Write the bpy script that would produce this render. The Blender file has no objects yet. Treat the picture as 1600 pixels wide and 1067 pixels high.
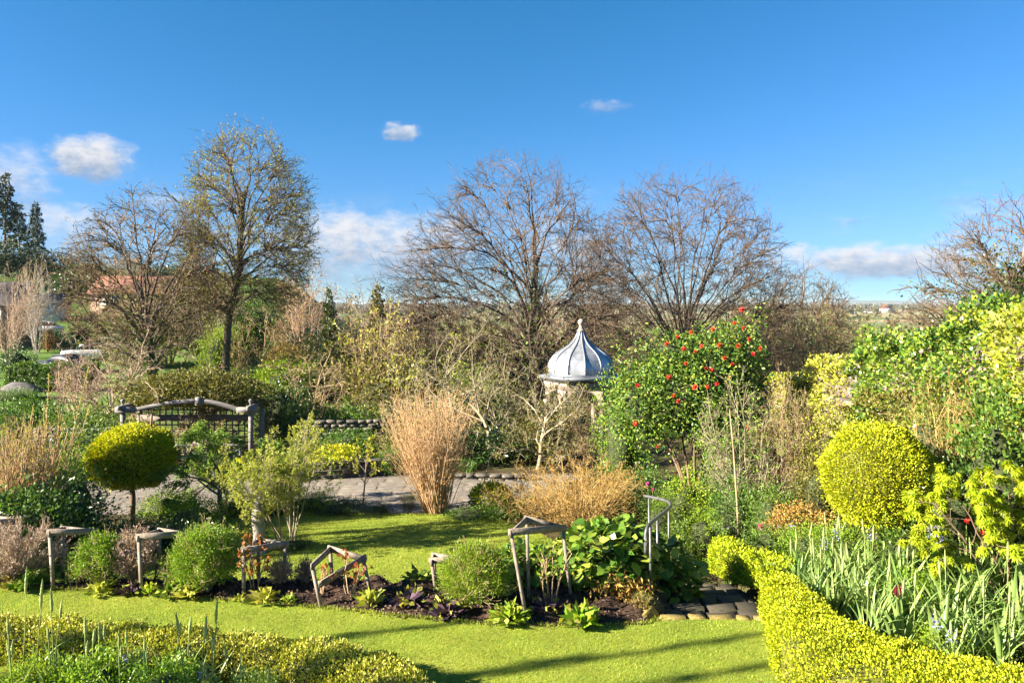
import bpy, math, random
import numpy as np
from mathutils import Vector, Matrix

# ------------------------------------------------------------------ camera, sky, sun, exposure
scene = bpy.context.scene
COL = scene.collection
CAMH, FPX, HOR = 4.5, 1200.0, 478.0          # eye height, focal length in 1600-px units, horizon row
cam_d = bpy.data.cameras.new('camera'); cam = bpy.data.objects.new('camera', cam_d); COL.objects.link(cam)
cam.location = (0, 0, CAMH); cam.rotation_euler = (math.radians(90), 0, 0)
cam_d.sensor_width = 36; cam_d.lens = 36 * FPX / 1600
cam_d.shift_y = -(533.5 - HOR) / 1600
cam_d.clip_start = 0.1; cam_d.clip_end = 40000
scene.camera = cam

SUN_EL, SUN_AZ = math.radians(23), math.radians(253.5)      # azimuth clockwise from +Y (view direction)
tosun = Vector((math.sin(SUN_AZ) * math.cos(SUN_EL), math.cos(SUN_AZ) * math.cos(SUN_EL), math.sin(SUN_EL)))
sd = bpy.data.lights.new('sun', 'SUN'); sd.energy = 5.0; sd.angle = math.radians(0.53); sd.color = (1.0, 0.88, 0.70)
so = bpy.data.objects.new('sun', sd); COL.objects.link(so); so.rotation_euler = tosun.to_track_quat('Z', 'Y').to_euler()
so.location = (-60, -20, 40)

scene.view_settings.view_transform = 'Standard'; scene.view_settings.look = 'None'
scene.view_settings.exposure = 2.4; scene.view_settings.gamma = 1.0
scene.view_settings.use_curve_mapping = False

world = bpy.data.worlds.new('World'); scene.world = world; world.use_nodes = True
wn, wl = world.node_tree.nodes, world.node_tree.links
wn.clear()
def wnode(t, **kw):
    n = wn.new(t)
    for k, v in kw.items(): setattr(n, k, v)
    return n
def wmath(op, a, b=None, c=None, clamp=False):
    n = wn.new('ShaderNodeMath'); n.operation = op; n.use_clamp = clamp
    for i, s in enumerate((a, b, c)):
        if s is None: continue
        if isinstance(s, (int, float)): n.inputs[i].default_value = s
        else: wl.new(s, n.inputs[i])
    return n.outputs[0]
def wsmooth(lo, hi, x):
    n = wn.new('ShaderNodeMapRange'); n.interpolation_type = 'SMOOTHSTEP'
    wl.new(x, n.inputs[0]); n.inputs[1].default_value = lo; n.inputs[2].default_value = hi
    n.inputs[3].default_value = 0; n.inputs[4].default_value = 1
    return n.outputs[0]
sky = wnode('ShaderNodeTexSky', sky_type='NISHITA', sun_disc=False, sun_elevation=SUN_EL, sun_rotation=SUN_AZ,
            altitude=50, air_density=1.0, dust_density=0.0, ozone_density=6.0)
tc = wnode('ShaderNodeTexCoord'); sep = wnode('ShaderNodeSeparateXYZ'); wl.new(tc.outputs['Generated'], sep.inputs[0])
az = wmath('ARCTAN2', sep.outputs[0], sep.outputs[1]); el = wmath('ARCSINE', sep.outputs[2])
azel = wnode('ShaderNodeCombineXYZ'); wl.new(az, azel.inputs[0]); wl.new(el, azel.inputs[1])
def wnoise(scale, detail, rough, stretch=(1, 1.7, 1), off=(0, 0, 0)):
    m = wnode('ShaderNodeMapping'); m.inputs['Scale'].default_value = stretch; m.inputs['Location'].default_value = off
    wl.new(azel.outputs[0], m.inputs[0])
    n = wnode('ShaderNodeTexNoise'); n.inputs['Scale'].default_value = scale; n.inputs['Detail'].default_value = detail
    n.inputs['Roughness'].default_value = rough; wl.new(m.outputs[0], n.inputs['Vector'])
    return n.outputs[0]
n_big = wnoise(20, 7, .6); n_fine = wnoise(58, 7, .62, off=(3, 1, 0)); n_band = wnoise(7, 7, .6, (1, 3.2, 1), (5, 0, 0))
def clouds(px, py, wpx, hpx, dens, soft=.8, k=1.6):
    a0 = math.atan((px - 800) / FPX); e0 = math.atan((HOR - py) / FPX * math.cos(a0))
    wa, we = wpx / FPX * math.cos(a0) ** 2, hpx / FPX * math.cos(a0)
    da = wmath('DIVIDE', wmath('SUBTRACT', az, a0), wa); de = wmath('DIVIDE', wmath('SUBTRACT', el, e0), we)
    d = wmath('ADD', wmath('MULTIPLY', da, da), wmath('MULTIPLY', de, de))
    f = wmath('ADD', wmath('SUBTRACT', 1.0, d), wmath('MULTIPLY', wmath('SUBTRACT', n_big, .5), k * 2))
    f = wmath('ADD', f, wmath('MULTIPLY', wmath('SUBTRACT', n_fine, .5), .7 * k))
    return wmath('MULTIPLY', wsmooth(0, soft, f), dens), de
acc, lit = None, None
for c in ((142, 248, 84, 44, .98, .9, .95), (20, 290, 85, 82, .85, 1.5, 1.1), (628, 206, 34, 17, .8, 1.2, 2.0), (956, 166, 44, 13, .36, 1.3, 2.2),
          (565, 385, 220, 72, .95, 1.2, 1.2), (95, 368, 130, 55, .75, 1.6), (1370, 408, 250, 36, .95, 1.1, 1.3), (1480, 380, 60, 14, .6, 1.2, 1.8), (250, 318, 70, 18, .35, 1.6, 1.6), (700, 340, 90, 16, .35, 1.6, 1.6), (1560, 430, 120, 18, .5, 1.5, 1.5)):
    m, de = clouds(*c)
    l = wmath('MULTIPLY', m, wsmooth(-.9, .8, wmath('ADD', de, wmath('MULTIPLY', wmath('SUBTRACT', n_fine, .5), 2.2))))
    acc = m if acc is None else wmath('MAXIMUM', acc, m); lit = l if lit is None else wmath('MAXIMUM', lit, l)
# an even scatter of low cloud round the whole horizon
band = wmath('MULTIPLY', wmath('MULTIPLY', wsmooth(.012, .05, el), wsmooth(.17, .06, el)), wsmooth(.5, .68, n_band))
band = wmath('MULTIPLY', band, .7)
acc = wmath('MAXIMUM', acc, band); lit = wmath('MAXIMUM', lit, wmath('MULTIPLY', band, wsmooth(.35, .65, n_fine)))
srgb = wnode('ShaderNodeSeparateColor'); wl.new(sky.outputs[0], srgb.inputs[0]); hsv = wnode('ShaderNodeCombineColor')   # deep polarised blue of the photograph
def soft(x, p, a, b):
    q = wmath('POWER', x, p); return wmath('DIVIDE', wmath('MULTIPLY', q, a), wmath('ADD', 1.0, wmath('MULTIPLY', q, b)))
wl.new(soft(srgb.outputs[0], 2.0, .3, .14), hsv.inputs[0]); wl.new(soft(srgb.outputs[1], 1.0, .64, .045), hsv.inputs[1]); wl.new(wmath('MULTIPLY', srgb.outputs[2], .7), hsv.inputs[2])
cl_mix = wnode('ShaderNodeMix', data_type='RGBA'); cl_mix.inputs['A'].default_value = (1.3, 1.72, 2.4, 1); cl_mix.inputs['B'].default_value = (3.4, 3.4, 3.5, 1)
wl.new(wmath('DIVIDE', lit, wmath('MAXIMUM', acc, .02)), cl_mix.inputs['Factor'])
mix = wnode('ShaderNodeMix', data_type='RGBA'); wl.new(acc, mix.inputs['Factor'])
wl.new(hsv.outputs[0], mix.inputs['A']); wl.new(cl_mix.outputs['Result'], mix.inputs['B'])
bg = wnode('ShaderNodeBackground'); bg.inputs['Strength'].default_value = 0.05
wl.new(mix.outputs['Result'], bg.inputs[0])
wo = wnode('ShaderNodeOutputWorld'); wl.new(bg.outputs[0], wo.inputs[0])
scene.cycles.max_bounces = 6; scene.cycles.diffuse_bounces = 3; scene.cycles.transparent_max_bounces = 6
scene.cycles.transmission_bounces = 3; scene.cycles.glossy_bounces = 3

# ------------------------------------------------------------------ small helpers
rng = np.random.default_rng(11)
PI = math.pi
def P(px, py, Y): return np.array([(px - 800) / FPX * Y, Y, CAMH - (py - HOR) / FPX * Y])
def X(px, Y): return (px - 800) / FPX * Y
def sst(a, b, x):
    t = np.clip((np.asarray(x, float) - a) / (b - a), 0, 1); return t * t * (3 - 2 * t)
def nrm(v): return v / np.maximum(np.linalg.norm(v, axis=-1, keepdims=True), 1e-9)

def H(x, y):
    x = np.asarray(x, float); y = np.asarray(y, float)
    gl = -.9 * sst(12.3, 13.7, y)                                   # bank down to the lower lawn
    gr = -.9 * sst(12.0, 19.0, y) + .55 * sst(4.4, 8, x) * sst(8, 11, y)
    wr = sst(3.3, 4.7, x)
    z = gl * (1 - wr) + gr * wr
    z = z - .12 * sst(19.8, 20.4, y)
    z = z - .45 * sst(25.2, 26, y) * (1 - sst(-9, -7.5, x))
    pth = (1 - sst(.74, .98, np.abs(x - 2.85 - .24 * np.clip(y - 11.1, 0, 5)))) * sst(10.95, 11.12, y) * (1 - sst(15.6, 16.4, y))
    z = z * (1 - pth) + pth * (-.22 - .9 * np.clip((y - 11.2) / 3.6, 0, 1))
    a = x / np.maximum(y, 1)
    yv = np.log(np.maximum(y, 1))
    val = np.interp(yv, np.log([1, 30, 36, 45, 60, 100, 200, 320, 800, 1500, 3000, 9000]), [0, 0, -.8, -2.2, -4.5, -8.5, -12, -13.5, -13, -8, -4, -2])
    lef = np.interp(yv, np.log([1, 30, 36, 50, 58, 66, 70, 80, 95, 130, 220, 500, 9000]), [0, 0, .2, .47, .55, 1.3, 1.65, 2.6, 4.5, 8.6, 14.5, 8, -2])
    lef = lef + 8 * sst(-.5, -.75, a) * sst(80, 140, y) * (1 - sst(300, 600, y))
    s = sst(-.12, -.32, a)
    far = val * (1 - s) + lef * s
    return z + far * sst(30, 34, y)
def Hs(x, y): return float(H(x, y))

# ------------------------------------------------------------------ mesh building
def mesh(name, V, F, mat=None, smooth=False):
    V = np.asarray(V, np.float32)
    Fs = F if isinstance(F, list) else [F]
    Fs = [np.asarray(f, np.int32) for f in Fs if len(f)]
    me = bpy.data.meshes.new(name)
    me.vertices.add(len(V)); me.vertices.foreach_set('co', V.ravel())
    nl = sum(f.size for f in Fs); npoly = sum(len(f) for f in Fs)
    me.loops.add(nl); me.polygons.add(npoly)
    me.loops.foreach_set('vertex_index', np.concatenate([f.ravel() for f in Fs]))
    st, o = [], 0
    for f in Fs: st.append(o + np.arange(len(f)) * f.shape[1]); o += f.size
    me.polygons.foreach_set('loop_start', np.concatenate(st).astype(np.int32))
    if smooth: me.polygons.foreach_set('use_smooth', np.ones(npoly, bool))
    me.update(calc_edges=True)
    if mat: me.materials.append(mat)
    return me
class G:
    def __init__(s): s.V, s.Q, s.T, s.n = [], [], [], 0
    def add(s, V, F):
        V = np.asarray(V, float).reshape(-1, 3)
        Fs = F if isinstance(F, list) and len(F) and isinstance(F[0], np.ndarray) else [np.asarray(F)]
        for f in Fs:
            if len(f) == 0: continue
            (s.Q if f.shape[1] == 4 else s.T).append(f + s.n)
        s.V.append(V); s.n += len(V); return s
    def mesh(s, name, mat=None, smooth=False):
        F = []
        if s.Q: F.append(np.concatenate(s.Q))
        if s.T: F.append(np.concatenate(s.T))
        return mesh(name, np.concatenate(s.V), F, mat, smooth)
BOXF = np.array([[0, 3, 2, 1], [4, 5, 6, 7], [0, 1, 5, 4], [1, 2, 6, 5], [2, 3, 7, 6], [3, 0, 4, 7]])
def box(c, s, rz=0, j=0):
    x, y, z = np.array(s) / 2
    V = np.array([[-x, -y, -z], [x, -y, -z], [x, y, -z], [-x, y, -z], [-x, -y, z], [x, -y, z], [x, y, z], [-x, y, z]])
    if j: V = V + rng.uniform(-j, j, V.shape)
    if rz: cz, sz = math.cos(rz), math.sin(rz); V = V @ np.array([[cz, sz, 0], [-sz, cz, 0], [0, 0, 1]])
    return V + np.array(c), BOXF
def bar(p, q, w, t, up=(0, 0, 1)):
    """a plank of width w (sideways) and thickness t (along up) from p to q"""
    p, q, up = np.array(p, float), np.array(q, float), np.array(up, float)
    d = nrm(q - p); u = np.cross(d, up)
    if np.linalg.norm(u) < 1e-3: u = np.cross(d, (1, 0, 0))
    u = nrm(u); v = np.cross(u, d)
    V = [b + sx * u * w / 2 + sy * v * t / 2 for b in (p, q) for sx, sy in ((-1, -1), (1, -1), (1, 1), (-1, 1))]
    return np.array(V), BOXF
def tubes(Pt, R, k=3):
    n, m, _ = Pt.shape
    T = np.gradient(Pt, axis=1); T = nrm(T)
    mean = nrm(Pt[:, -1] - Pt[:, 0])
    ref = np.where(np.abs(mean[:, 2:3]) > .85, np.array([[1., 0, 0]]), np.array([[0, 0, 1.]]))[:, None, :]
    u = nrm(np.cross(T, ref)); v = np.cross(T, u)
    a = np.arange(k) * 2 * PI / k
    V = Pt[:, :, None] + R[:, :, None, None] * (np.cos(a)[:, None] * u[:, :, None] + np.sin(a)[:, None] * v[:, :, None])
    i = (np.arange(n) * m * k)[:, None, None] + (np.arange(m - 1) * k)[None, :, None]
    j = np.arange(k)[None, None]; j2 = (j + 1) % k
    F = np.stack([i + j, i + j2, i + k + j2, i + k + j], -1).reshape(-1, 4)
    return V.reshape(-1, 3), F
def tube1(pts, r, k=8, cap=True):
    pts = np.array(pts, float); r = np.broadcast_to(np.asarray(r, float), (len(pts),))
    V, F = tubes(pts[None], r[None].copy(), k)
    if cap:
        n = len(V); V = np.vstack([V, pts[0], pts[-1]])
        a = np.array([[(j + 1) % k, j, n] for j in range(k)]); b = np.array([[n - k + j, n - k + (j + 1) % k, n + 1] for j in range(k)])
        return V, [F, np.vstack([a, b])]
    return V, F
def lathe(prof, k=24, c=(0, 0, 0), rot=0):
    prof = np.array(prof, float); a = np.arange(k) * 2 * PI / k + rot
    V = np.stack([prof[:, None, 0] * np.cos(a), prof[:, None, 0] * np.sin(a), np.broadcast_to(prof[:, None, 1], (len(prof), k))], -1).reshape(-1, 3) + np.array(c)
    i = (np.arange(len(prof) - 1) * k)[:, None]; j = np.arange(k)[None]; j2 = (j + 1) % k
    return V, np.stack([i + j, i + j2, i + k + j2, i + k + j], -1).reshape(-1, 4)
def grow(r, P0, D0, L, R, levels, env=None):
    P0, D = np.array(P0, float).reshape(-1, 3), nrm(np.array(D0, float).reshape(-1, 3))
    n = len(P0); L = np.broadcast_to(np.asarray(L, float), (n,)).copy(); R = np.broadcast_to(np.asarray(R, float), (n,)).copy()
    out = []
    for li, lv in enumerate(levels):
        if li:
            k = lv['k']; Pp, Rp = out[-1]; n0, m0, _ = Pp.shape
            t = lv.get('t0', .25) + (lv.get('t1', 1) - lv.get('t0', .25)) * ((np.arange(k)[None] + r.random((n0, k))) / k)
            f = t * (m0 - 1); i0 = np.minimum(f.astype(int), m0 - 2); w = (f - i0)[..., None]
            rows = np.arange(n0)[:, None]
            P0 = (Pp[rows, i0] * (1 - w) + Pp[rows, i0 + 1] * w).reshape(-1, 3)
            T = nrm((Pp[rows, i0 + 1] - Pp[rows, i0]).reshape(-1, 3))
            R = ((Rp[rows, i0] * (1 - w[..., 0]) + Rp[rows, i0 + 1] * w[..., 0]) * lv.get('rr', .6)).reshape(-1)
            R = np.maximum(R, lv.get('rmin', .004))
            ang = r.uniform(*lv['ang'], n0 * k) * PI / 180
            if lv.get('sph'): ang = np.arccos(r.uniform(math.cos(lv['ang'][1] * PI / 180), math.cos(lv['ang'][0] * PI / 180), n0 * k))     # even over the dome
            phi = (np.arange(k)[None] * 2.4 + r.random((n0, 1)) * 6.28 + r.normal(0, .4, (n0, k))).reshape(-1)
            ref = np.where(np.abs(T[:, 2:3]) > .9, np.array([[1., 0, 0]]), np.array([[0, 0, 1.]]))
            u = nrm(np.cross(T, ref)); v = np.cross(T, u)
            D = nrm(T * np.cos(ang)[:, None] + np.sin(ang)[:, None] * (u * np.cos(phi)[:, None] + v * np.sin(phi)[:, None]))
            L = (np.repeat(L, k) * r.uniform(*lv['len'], n0 * k) * (1 - lv.get('ta', .5) * t.reshape(-1)))
            n = len(P0)
        m = lv['seg']; Pt = np.empty((n, m + 1, 3)); Pt[:, 0] = P0; d = D.copy(); p = P0.copy()
        for s in range(m):
            d = d + r.normal(0, lv.get('wig', .12), d.shape); d[:, 2] += lv.get('up', .05); d = nrm(d)
            p = p + d * (L / m)[:, None]; Pt[:, s + 1] = p
        if env is not None and li >= lv.get('env', 0):
            ins = env(Pt); bad = ~ins; first = np.where(bad.any(1), bad.argmax(1), m + 1)
            sc = np.clip(first / (m + 1), .12, 1); Pt = P0[:, None] + (Pt - P0[:, None]) * sc[:, None, None]; L = L * sc
        tt = np.linspace(0, 1, m + 1)
        out.append((Pt, R[:, None] * (1 - (1 - lv.get('tap', .45)) * tt)[None]))
    return out
def wood(out, sides=(8, 6, 5, 4, 3, 3)):
    g = G()
    for i, (Pt, R) in enumerate(out): g.add(*tubes(Pt, R, sides[min(i, len(sides) - 1)]))
    return g
def leaves(r, C, D, L, W, fold=.15, flat=0.0):
    n = len(C); D = nrm(D); L = np.broadcast_to(np.asarray(L, float), (n,)); W = np.broadcast_to(np.asarray(W, float), (n,))
    q = r.normal(0, 1, (n, 3)); s = nrm(np.cross(D, q))
    if flat: s[:, 2] *= (1 - flat); s = nrm(s)
    nn = np.cross(s, D)
    mid = C + D * (L * .45)[:, None] + nn * (W * fold)[:, None]
    V = np.stack([C, mid + s * (W / 2)[:, None], C + D * L[:, None], mid - s * (W / 2)[:, None]], 1).reshape(-1, 3)
    return V, np.arange(n * 4).reshape(-1, 4)
def on_twigs(r, lev, n, t0=.3):
    Pt, _ = lev; k, m, _ = Pt.shape
    b = r.integers(0, k, n); f = (t0 + (1 - t0) * r.random(n)) * (m - 1); i = np.minimum(f.astype(int), m - 2); w = (f - i)[:, None]
    p = Pt[b, i] * (1 - w) + Pt[b, i + 1] * w; return p, nrm(Pt[b, i + 1] - Pt[b, i])
def lump_fn(r, n, amp, width=.5):
    c = nrm(r.normal(0, 1, (n, 3))); a = r.uniform(-.6, 1, n) * amp
    def f(d):
        o = np.ones(len(d))
        for ci, ai in zip(c, a): o += ai * np.exp((d @ ci - 1) / (width * width * .5))
        return o
    return f
def blob(r, n, rad, lump=.2, nl=14, shell=.72, zmin=-.85, width=.5, f=None):
    d = nrm(r.normal(0, 1, (int(n * 1.5), 3))); d = d[d[:, 2] > zmin][:n]
    f = f or lump_fn(r, nl, lump, width)
    rr = f(d) * (shell + (1 - shell) * r.random(len(d)) ** .6)
    return d * rr[:, None] * np.array(rad), nrm(d / np.array(rad)), f
def ball(f, rad, k=18, m=10, sc=.8, zmin=-1):
    th = np.linspace(0.02, PI - .02, m); ph = np.arange(k) * 2 * PI / k
    d = np.stack([np.sin(th)[:, None] * np.cos(ph), np.sin(th)[:, None] * np.sin(ph), np.broadcast_to(np.cos(th)[:, None], (m, k))], -1).reshape(-1, 3)
    V = d * (f(d) * sc)[:, None]; V[:, 2] = np.maximum(V[:, 2], zmin); V = V * np.array(rad)
    i = (np.arange(m - 1) * k)[:, None]; j = np.arange(k)[None]; j2 = (j + 1) % k
    return V, np.stack([i + j, i + k + j, i + k + j2, i + j2], -1).reshape(-1, 4)
def inpoly(x, y, poly):
    ins = np.zeros(len(x), bool); j = len(poly) - 1
    for i in range(len(poly)):
        xi, yi = poly[i]; xj, yj = poly[j]
        c = ((yi > y) != (yj > y)) & (x < (xj - xi) * (y - yi) / (yj - yi + 1e-12) + xi); ins ^= c; j = i
    return ins

# ------------------------------------------------------------------ materials
MATS = {}
def mat(name, build):
    if name in MATS: return MATS[name]
    m = bpy.data.materials.new(name); m.use_nodes = True; nt = m.node_tree; nt.nodes.clear()
    o = nt.nodes.new('ShaderNodeOutputMaterial'); s = build(nt); nt.links.new(s, o.inputs[0]); MATS[name] = m; return m
def nd(nt, t, **kw):
    n = nt.nodes.new(t)
    for k, v in kw.items():
        if k in n.inputs: n.inputs[k].default_value = v
        else: setattr(n, k, v)
    return n
def ramp(nt, fac, cols):
    n = nt.nodes.new('ShaderNodeValToRGB'); e = n.color_ramp.elements
    while len(e) > 1: e.remove(e[-1])
    for i, c in enumerate(cols):
        p, c = c if len(c) == 2 else (i / max(1, len(cols) - 1), c)
        x = e[0] if i == 0 else e.new(p)
        x.position = p; x.color = (*c, 1)
    nt.links.new(fac, n.inputs[0]); return n.outputs[0]
def noise(nt, scale, detail=4, rough=.55, vec=None, coord='Object', stretch=None):
    n = nd(nt, 'ShaderNodeTexNoise', Scale=scale, Detail=detail, Roughness=rough)
    if vec is None: vec = nd(nt, 'ShaderNodeTexCoord').outputs[coord]
    if stretch:
        mp = nd(nt, 'ShaderNodeMapping'); mp.inputs['Scale'].default_value = stretch; nt.links.new(vec, mp.inputs[0]); vec = mp.outputs[0]
    nt.links.new(vec, n.inputs['Vector']); return n.outputs[0]
def mixc(nt, f, a, b, mode='MIX'):
    n = nd(nt, 'ShaderNodeMix', data_type='RGBA', blend_type=mode)
    for s, k in ((f, 'Factor'), (a, 'A'), (b, 'B')):
        if isinstance(s, (int, float)): n.inputs[k].default_value = s
        elif isinstance(s, tuple): n.inputs[k].default_value = (*s, 1)
        else: nt.links.new(s, n.inputs[k])
    return n.outputs['Result']
def leaf_mat(name, cols, trans=.3, rough=.55, spec=.35, vary=.35):
    def b(nt):
        g = nd(nt, 'ShaderNodeNewGeometry'); c = ramp(nt, g.outputs['Random Per Island'], cols)
        nz = noise(nt, 1.7, 3); oi = nd(nt, 'ShaderNodeObjectInfo')
        hs = nd(nt, 'ShaderNodeHueSaturation'); nt.links.new(c, hs.inputs['Color'])
        v = nd(nt, 'ShaderNodeMapRange'); nt.links.new(nz, v.inputs[0]); v.inputs[1].default_value = .3; v.inputs[2].default_value = .7
        v.inputs[3].default_value = 1 - vary; v.inputs[4].default_value = 1 + vary; nt.links.new(v.outputs[0], hs.inputs['Value'])
        h = nd(nt, 'ShaderNodeMapRange'); nt.links.new(oi.outputs['Random'], h.inputs[0]); h.inputs[3].default_value = .488; h.inputs[4].default_value = .512
        nt.links.new(h.outputs[0], hs.inputs['Hue'])
        p = nd(nt, 'ShaderNodeBsdfPrincipled', Roughness=rough); p.inputs['Specular IOR Level'].default_value = spec
        nt.links.new(hs.outputs[0], p.inputs['Base Color'])
        t = nd(nt, 'ShaderNodeBsdfTranslucent'); nt.links.new(mixc(nt, 1.0, hs.outputs[0], (1.15, 1.1, .55), 'MULTIPLY'), t.inputs[0])
        m = nd(nt, 'ShaderNodeMixShader', Fac=trans); nt.links.new(p.outputs[0], m.inputs[1]); nt.links.new(t.outputs[0], m.inputs[2])
        return m.outputs[0]
    return mat(name, b)
def rough_mat(name, cols, scale=3, rough=.85, detail=6, stretch=None, bump=.3, bscale=None, vary=0, bdist=.012, spec=.3, metal=0, coord='Object'):
    def b(nt):
        f = noise(nt, scale, detail, .62, stretch=stretch, coord=coord); c = ramp(nt, f, cols)
        if vary:
            oi = nd(nt, 'ShaderNodeObjectInfo'); v = nd(nt, 'ShaderNodeMapRange'); nt.links.new(oi.outputs['Random'], v.inputs[0])
            v.inputs[3].default_value = 1 - vary; v.inputs[4].default_value = 1 + vary
            hs = nd(nt, 'ShaderNodeHueSaturation'); nt.links.new(c, hs.inputs['Color']); nt.links.new(v.outputs[0], hs.inputs['Value']); c = hs.outputs[0]
        p = nd(nt, 'ShaderNodeBsdfPrincipled', Roughness=rough, Metallic=metal); p.inputs['Specular IOR Level'].default_value = spec
        nt.links.new(c, p.inputs['Base Color'])
        if bump:
            bp = nd(nt, 'ShaderNodeBump', Strength=bump, Distance=bdist); nt.links.new(noise(nt, bscale or scale * 4, 5, .6, stretch=stretch, coord=coord), bp.inputs['Height'])
            nt.links.new(bp.outputs[0], p.inputs['Normal'])
        return p.outputs[0]
    return mat(name, b)
def plain(name, c, rough=.5, metal=0, spec=.5, emit=None):
    def b(nt):
        p = nd(nt, 'ShaderNodeBsdfPrincipled', Roughness=rough, Metallic=metal); p.inputs['Base Color'].default_value = (*c, 1); p.inputs['Specular IOR Level'].default_value = spec
        return p.outputs[0]
    return mat(name, b)

# ------------------------------------------------------------------ objects
def link(o, parent=None):
    COL.objects.link(o)
    if parent is not None: o.parent = parent
    return o
def thing(name, label, cat, loc, group=None, rz=0, sc=1, kind=None):
    o = bpy.data.objects.new(name, None); o.empty_display_size = .2; link(o)
    o.location = [float(v) for v in loc]; o.rotation_euler = (0, 0, rz)
    o.scale = (sc, sc, sc) if isinstance(sc, (int, float)) else sc
    o['label'] = label; o['category'] = cat
    if group: o['group'] = group
    if kind: o['kind'] = kind
    return o
def part(name, me, parent, m=None, loc=(0, 0, 0), rot=(0, 0, 0), sc=(1, 1, 1), label=None):
    o = bpy.data.objects.new(name, me); link(o, parent)
    o.location = [float(v) for v in loc]; o.rotation_euler = rot; o.scale = sc if not isinstance(sc, (int, float)) else (sc, sc, sc)
    if m is not None:
        if not me.materials: me.materials.append(m)
        elif me.materials[0] != m:
            o.material_slots[0].link = 'OBJECT'; o.material_slots[0].material = m
    if label: o['label'] = label
    return o
def struct(name, me, m=None, label=None, kind='structure', parent=None, cat=None):
    o = part(name, me, parent, m); o['kind'] = kind
    if label: o['label'] = label
    if cat: o['category'] = cat
    return o
def on(px, Y, dz=0):
    x = X(px, Y); return (x, Y, Hs(x, Y) + dz)

# ================================================================== THE SETTING
def ground_mat(nt):
    tcx = nd(nt, 'ShaderNodeTexCoord'); vec = tcx.outputs['Object']; sp = nd(nt, 'ShaderNodeSeparateXYZ'); nt.links.new(vec, sp.inputs[0])
    soil = ramp(nt, noise(nt, 1.3, 8, .7), [(.3, (.035, .024, .014)), (.5, (.075, .055, .03)), (.62, (.06, .075, .022)), (.75, (.1, .1, .04))])
    mead = ramp(nt, noise(nt, .22, 8, .68), [(.3, (.05, .085, .02)), (.5, (.085, .16, .03)), (.7, (.14, .19, .05))])
    def mr(lo, hi):
        r_ = nd(nt, 'ShaderNodeMapRange', clamp=True); nt.links.new(sp.outputs[1], r_.inputs[0]); r_.inputs[1].default_value = lo; r_.inputs[2].default_value = hi; return r_.outputs[0]
    c = mixc(nt, mr(30, 44), soil, mead)
    mp = nd(nt, 'ShaderNodeMapping'); mp.inputs['Scale'].default_value = (.0045, .0022, 1); nt.links.new(vec, mp.inputs[0])
    vo = nd(nt, 'ShaderNodeTexVoronoi', Scale=1.0); nt.links.new(mp.outputs[0], vo.inputs['Vector'])
    vs = nd(nt, 'ShaderNodeSeparateColor'); nt.links.new(vo.outputs['Color'], vs.inputs[0])
    fld = ramp(nt, vs.outputs[0], [(0, (.36, .27, .17)), (.25, (.10, .19, .05)), (.42, (.42, .32, .2)), (.6, (.16, .22, .07)), (.8, (.3, .25, .15)), (.95, (.07, .15, .04))])
    fn = nd(nt, 'ShaderNodeValToRGB'); fn.color_ramp.interpolation = 'CONSTANT'
    c = mixc(nt, mr(240, 330), c, fld)
    p = nd(nt, 'ShaderNodeBsdfPrincipled', Roughness=.95); p.inputs['Specular IOR Level'].default_value = .1; nt.links.new(c, p.inputs['Base Color'])
    bp = nd(nt, 'ShaderNodeBump', Strength=.5, Distance=.05); nt.links.new(noise(nt, 9, 6, .7), bp.inputs['Height']); nt.links.new(bp.outputs[0], p.inputs['Normal'])
    return p.outputs[0]
M_ground = mat('ground', ground_mat)
ys = np.concatenate([np.linspace(-12, 0, 10), np.arange(.4, 40, .42), np.geomspace(40, 12000, 70)])
gx = np.concatenate([np.arange(0, 14, .35), np.geomspace(14, 9000, 52)]); xs = np.concatenate([-gx[:0:-1], gx])
XX, YY = np.meshgrid(xs, ys); ZZ = H(XX, YY) - .015
nx, ny = len(xs), len(ys); ii = (np.arange(ny - 1) * nx)[:, None]; jj = np.arange(nx - 1)[None]
struct('ground', mesh('ground', np.stack([XX, YY, ZZ], -1).reshape(-1, 3), np.stack([ii + jj, ii + jj + 1, ii + nx + jj + 1, ii + nx + jj], -1).reshape(-1, 4), M_ground, True), label='garden soil and the valley fields running out to the horizon')

# far ridge of hills
hx = np.linspace(-11000, 12000, 240); hr = np.random.default_rng(5)
hh = 14 + 12 * np.sin(hx / 1500 + .6) + 8 * np.sin(hx / 610 + 2) + 3 * np.sin(hx / 190) + 46 * np.exp(-((hx - 4600) / 900) ** 2); hh = np.maximum(hh, 3) + 8
hv, hf = [], []
for k, (dy, s) in enumerate(((0, -.4), (500, .6), (1100, 1), (2400, .3))): hv.append(np.stack([hx, 8200 + dy + 0 * hx, -4 + (hh + 8) * s + 4 * s], -1))
m_ = len(hx); ii = (np.arange(3) * m_)[:, None]; jj = np.arange(m_ - 1)[None]
struct('hills', mesh('hills', np.concatenate(hv), np.stack([ii + jj, ii + jj + 1, ii + m_ + jj + 1, ii + m_ + jj], -1).reshape(-1, 4),
       rough_mat('hill', [(.3, (.035, .05, .025)), (.6, (.06, .075, .035)), (.8, (.11, .11, .06))], .004, bump=0), True), label='low blue hills along the far horizon')

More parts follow.
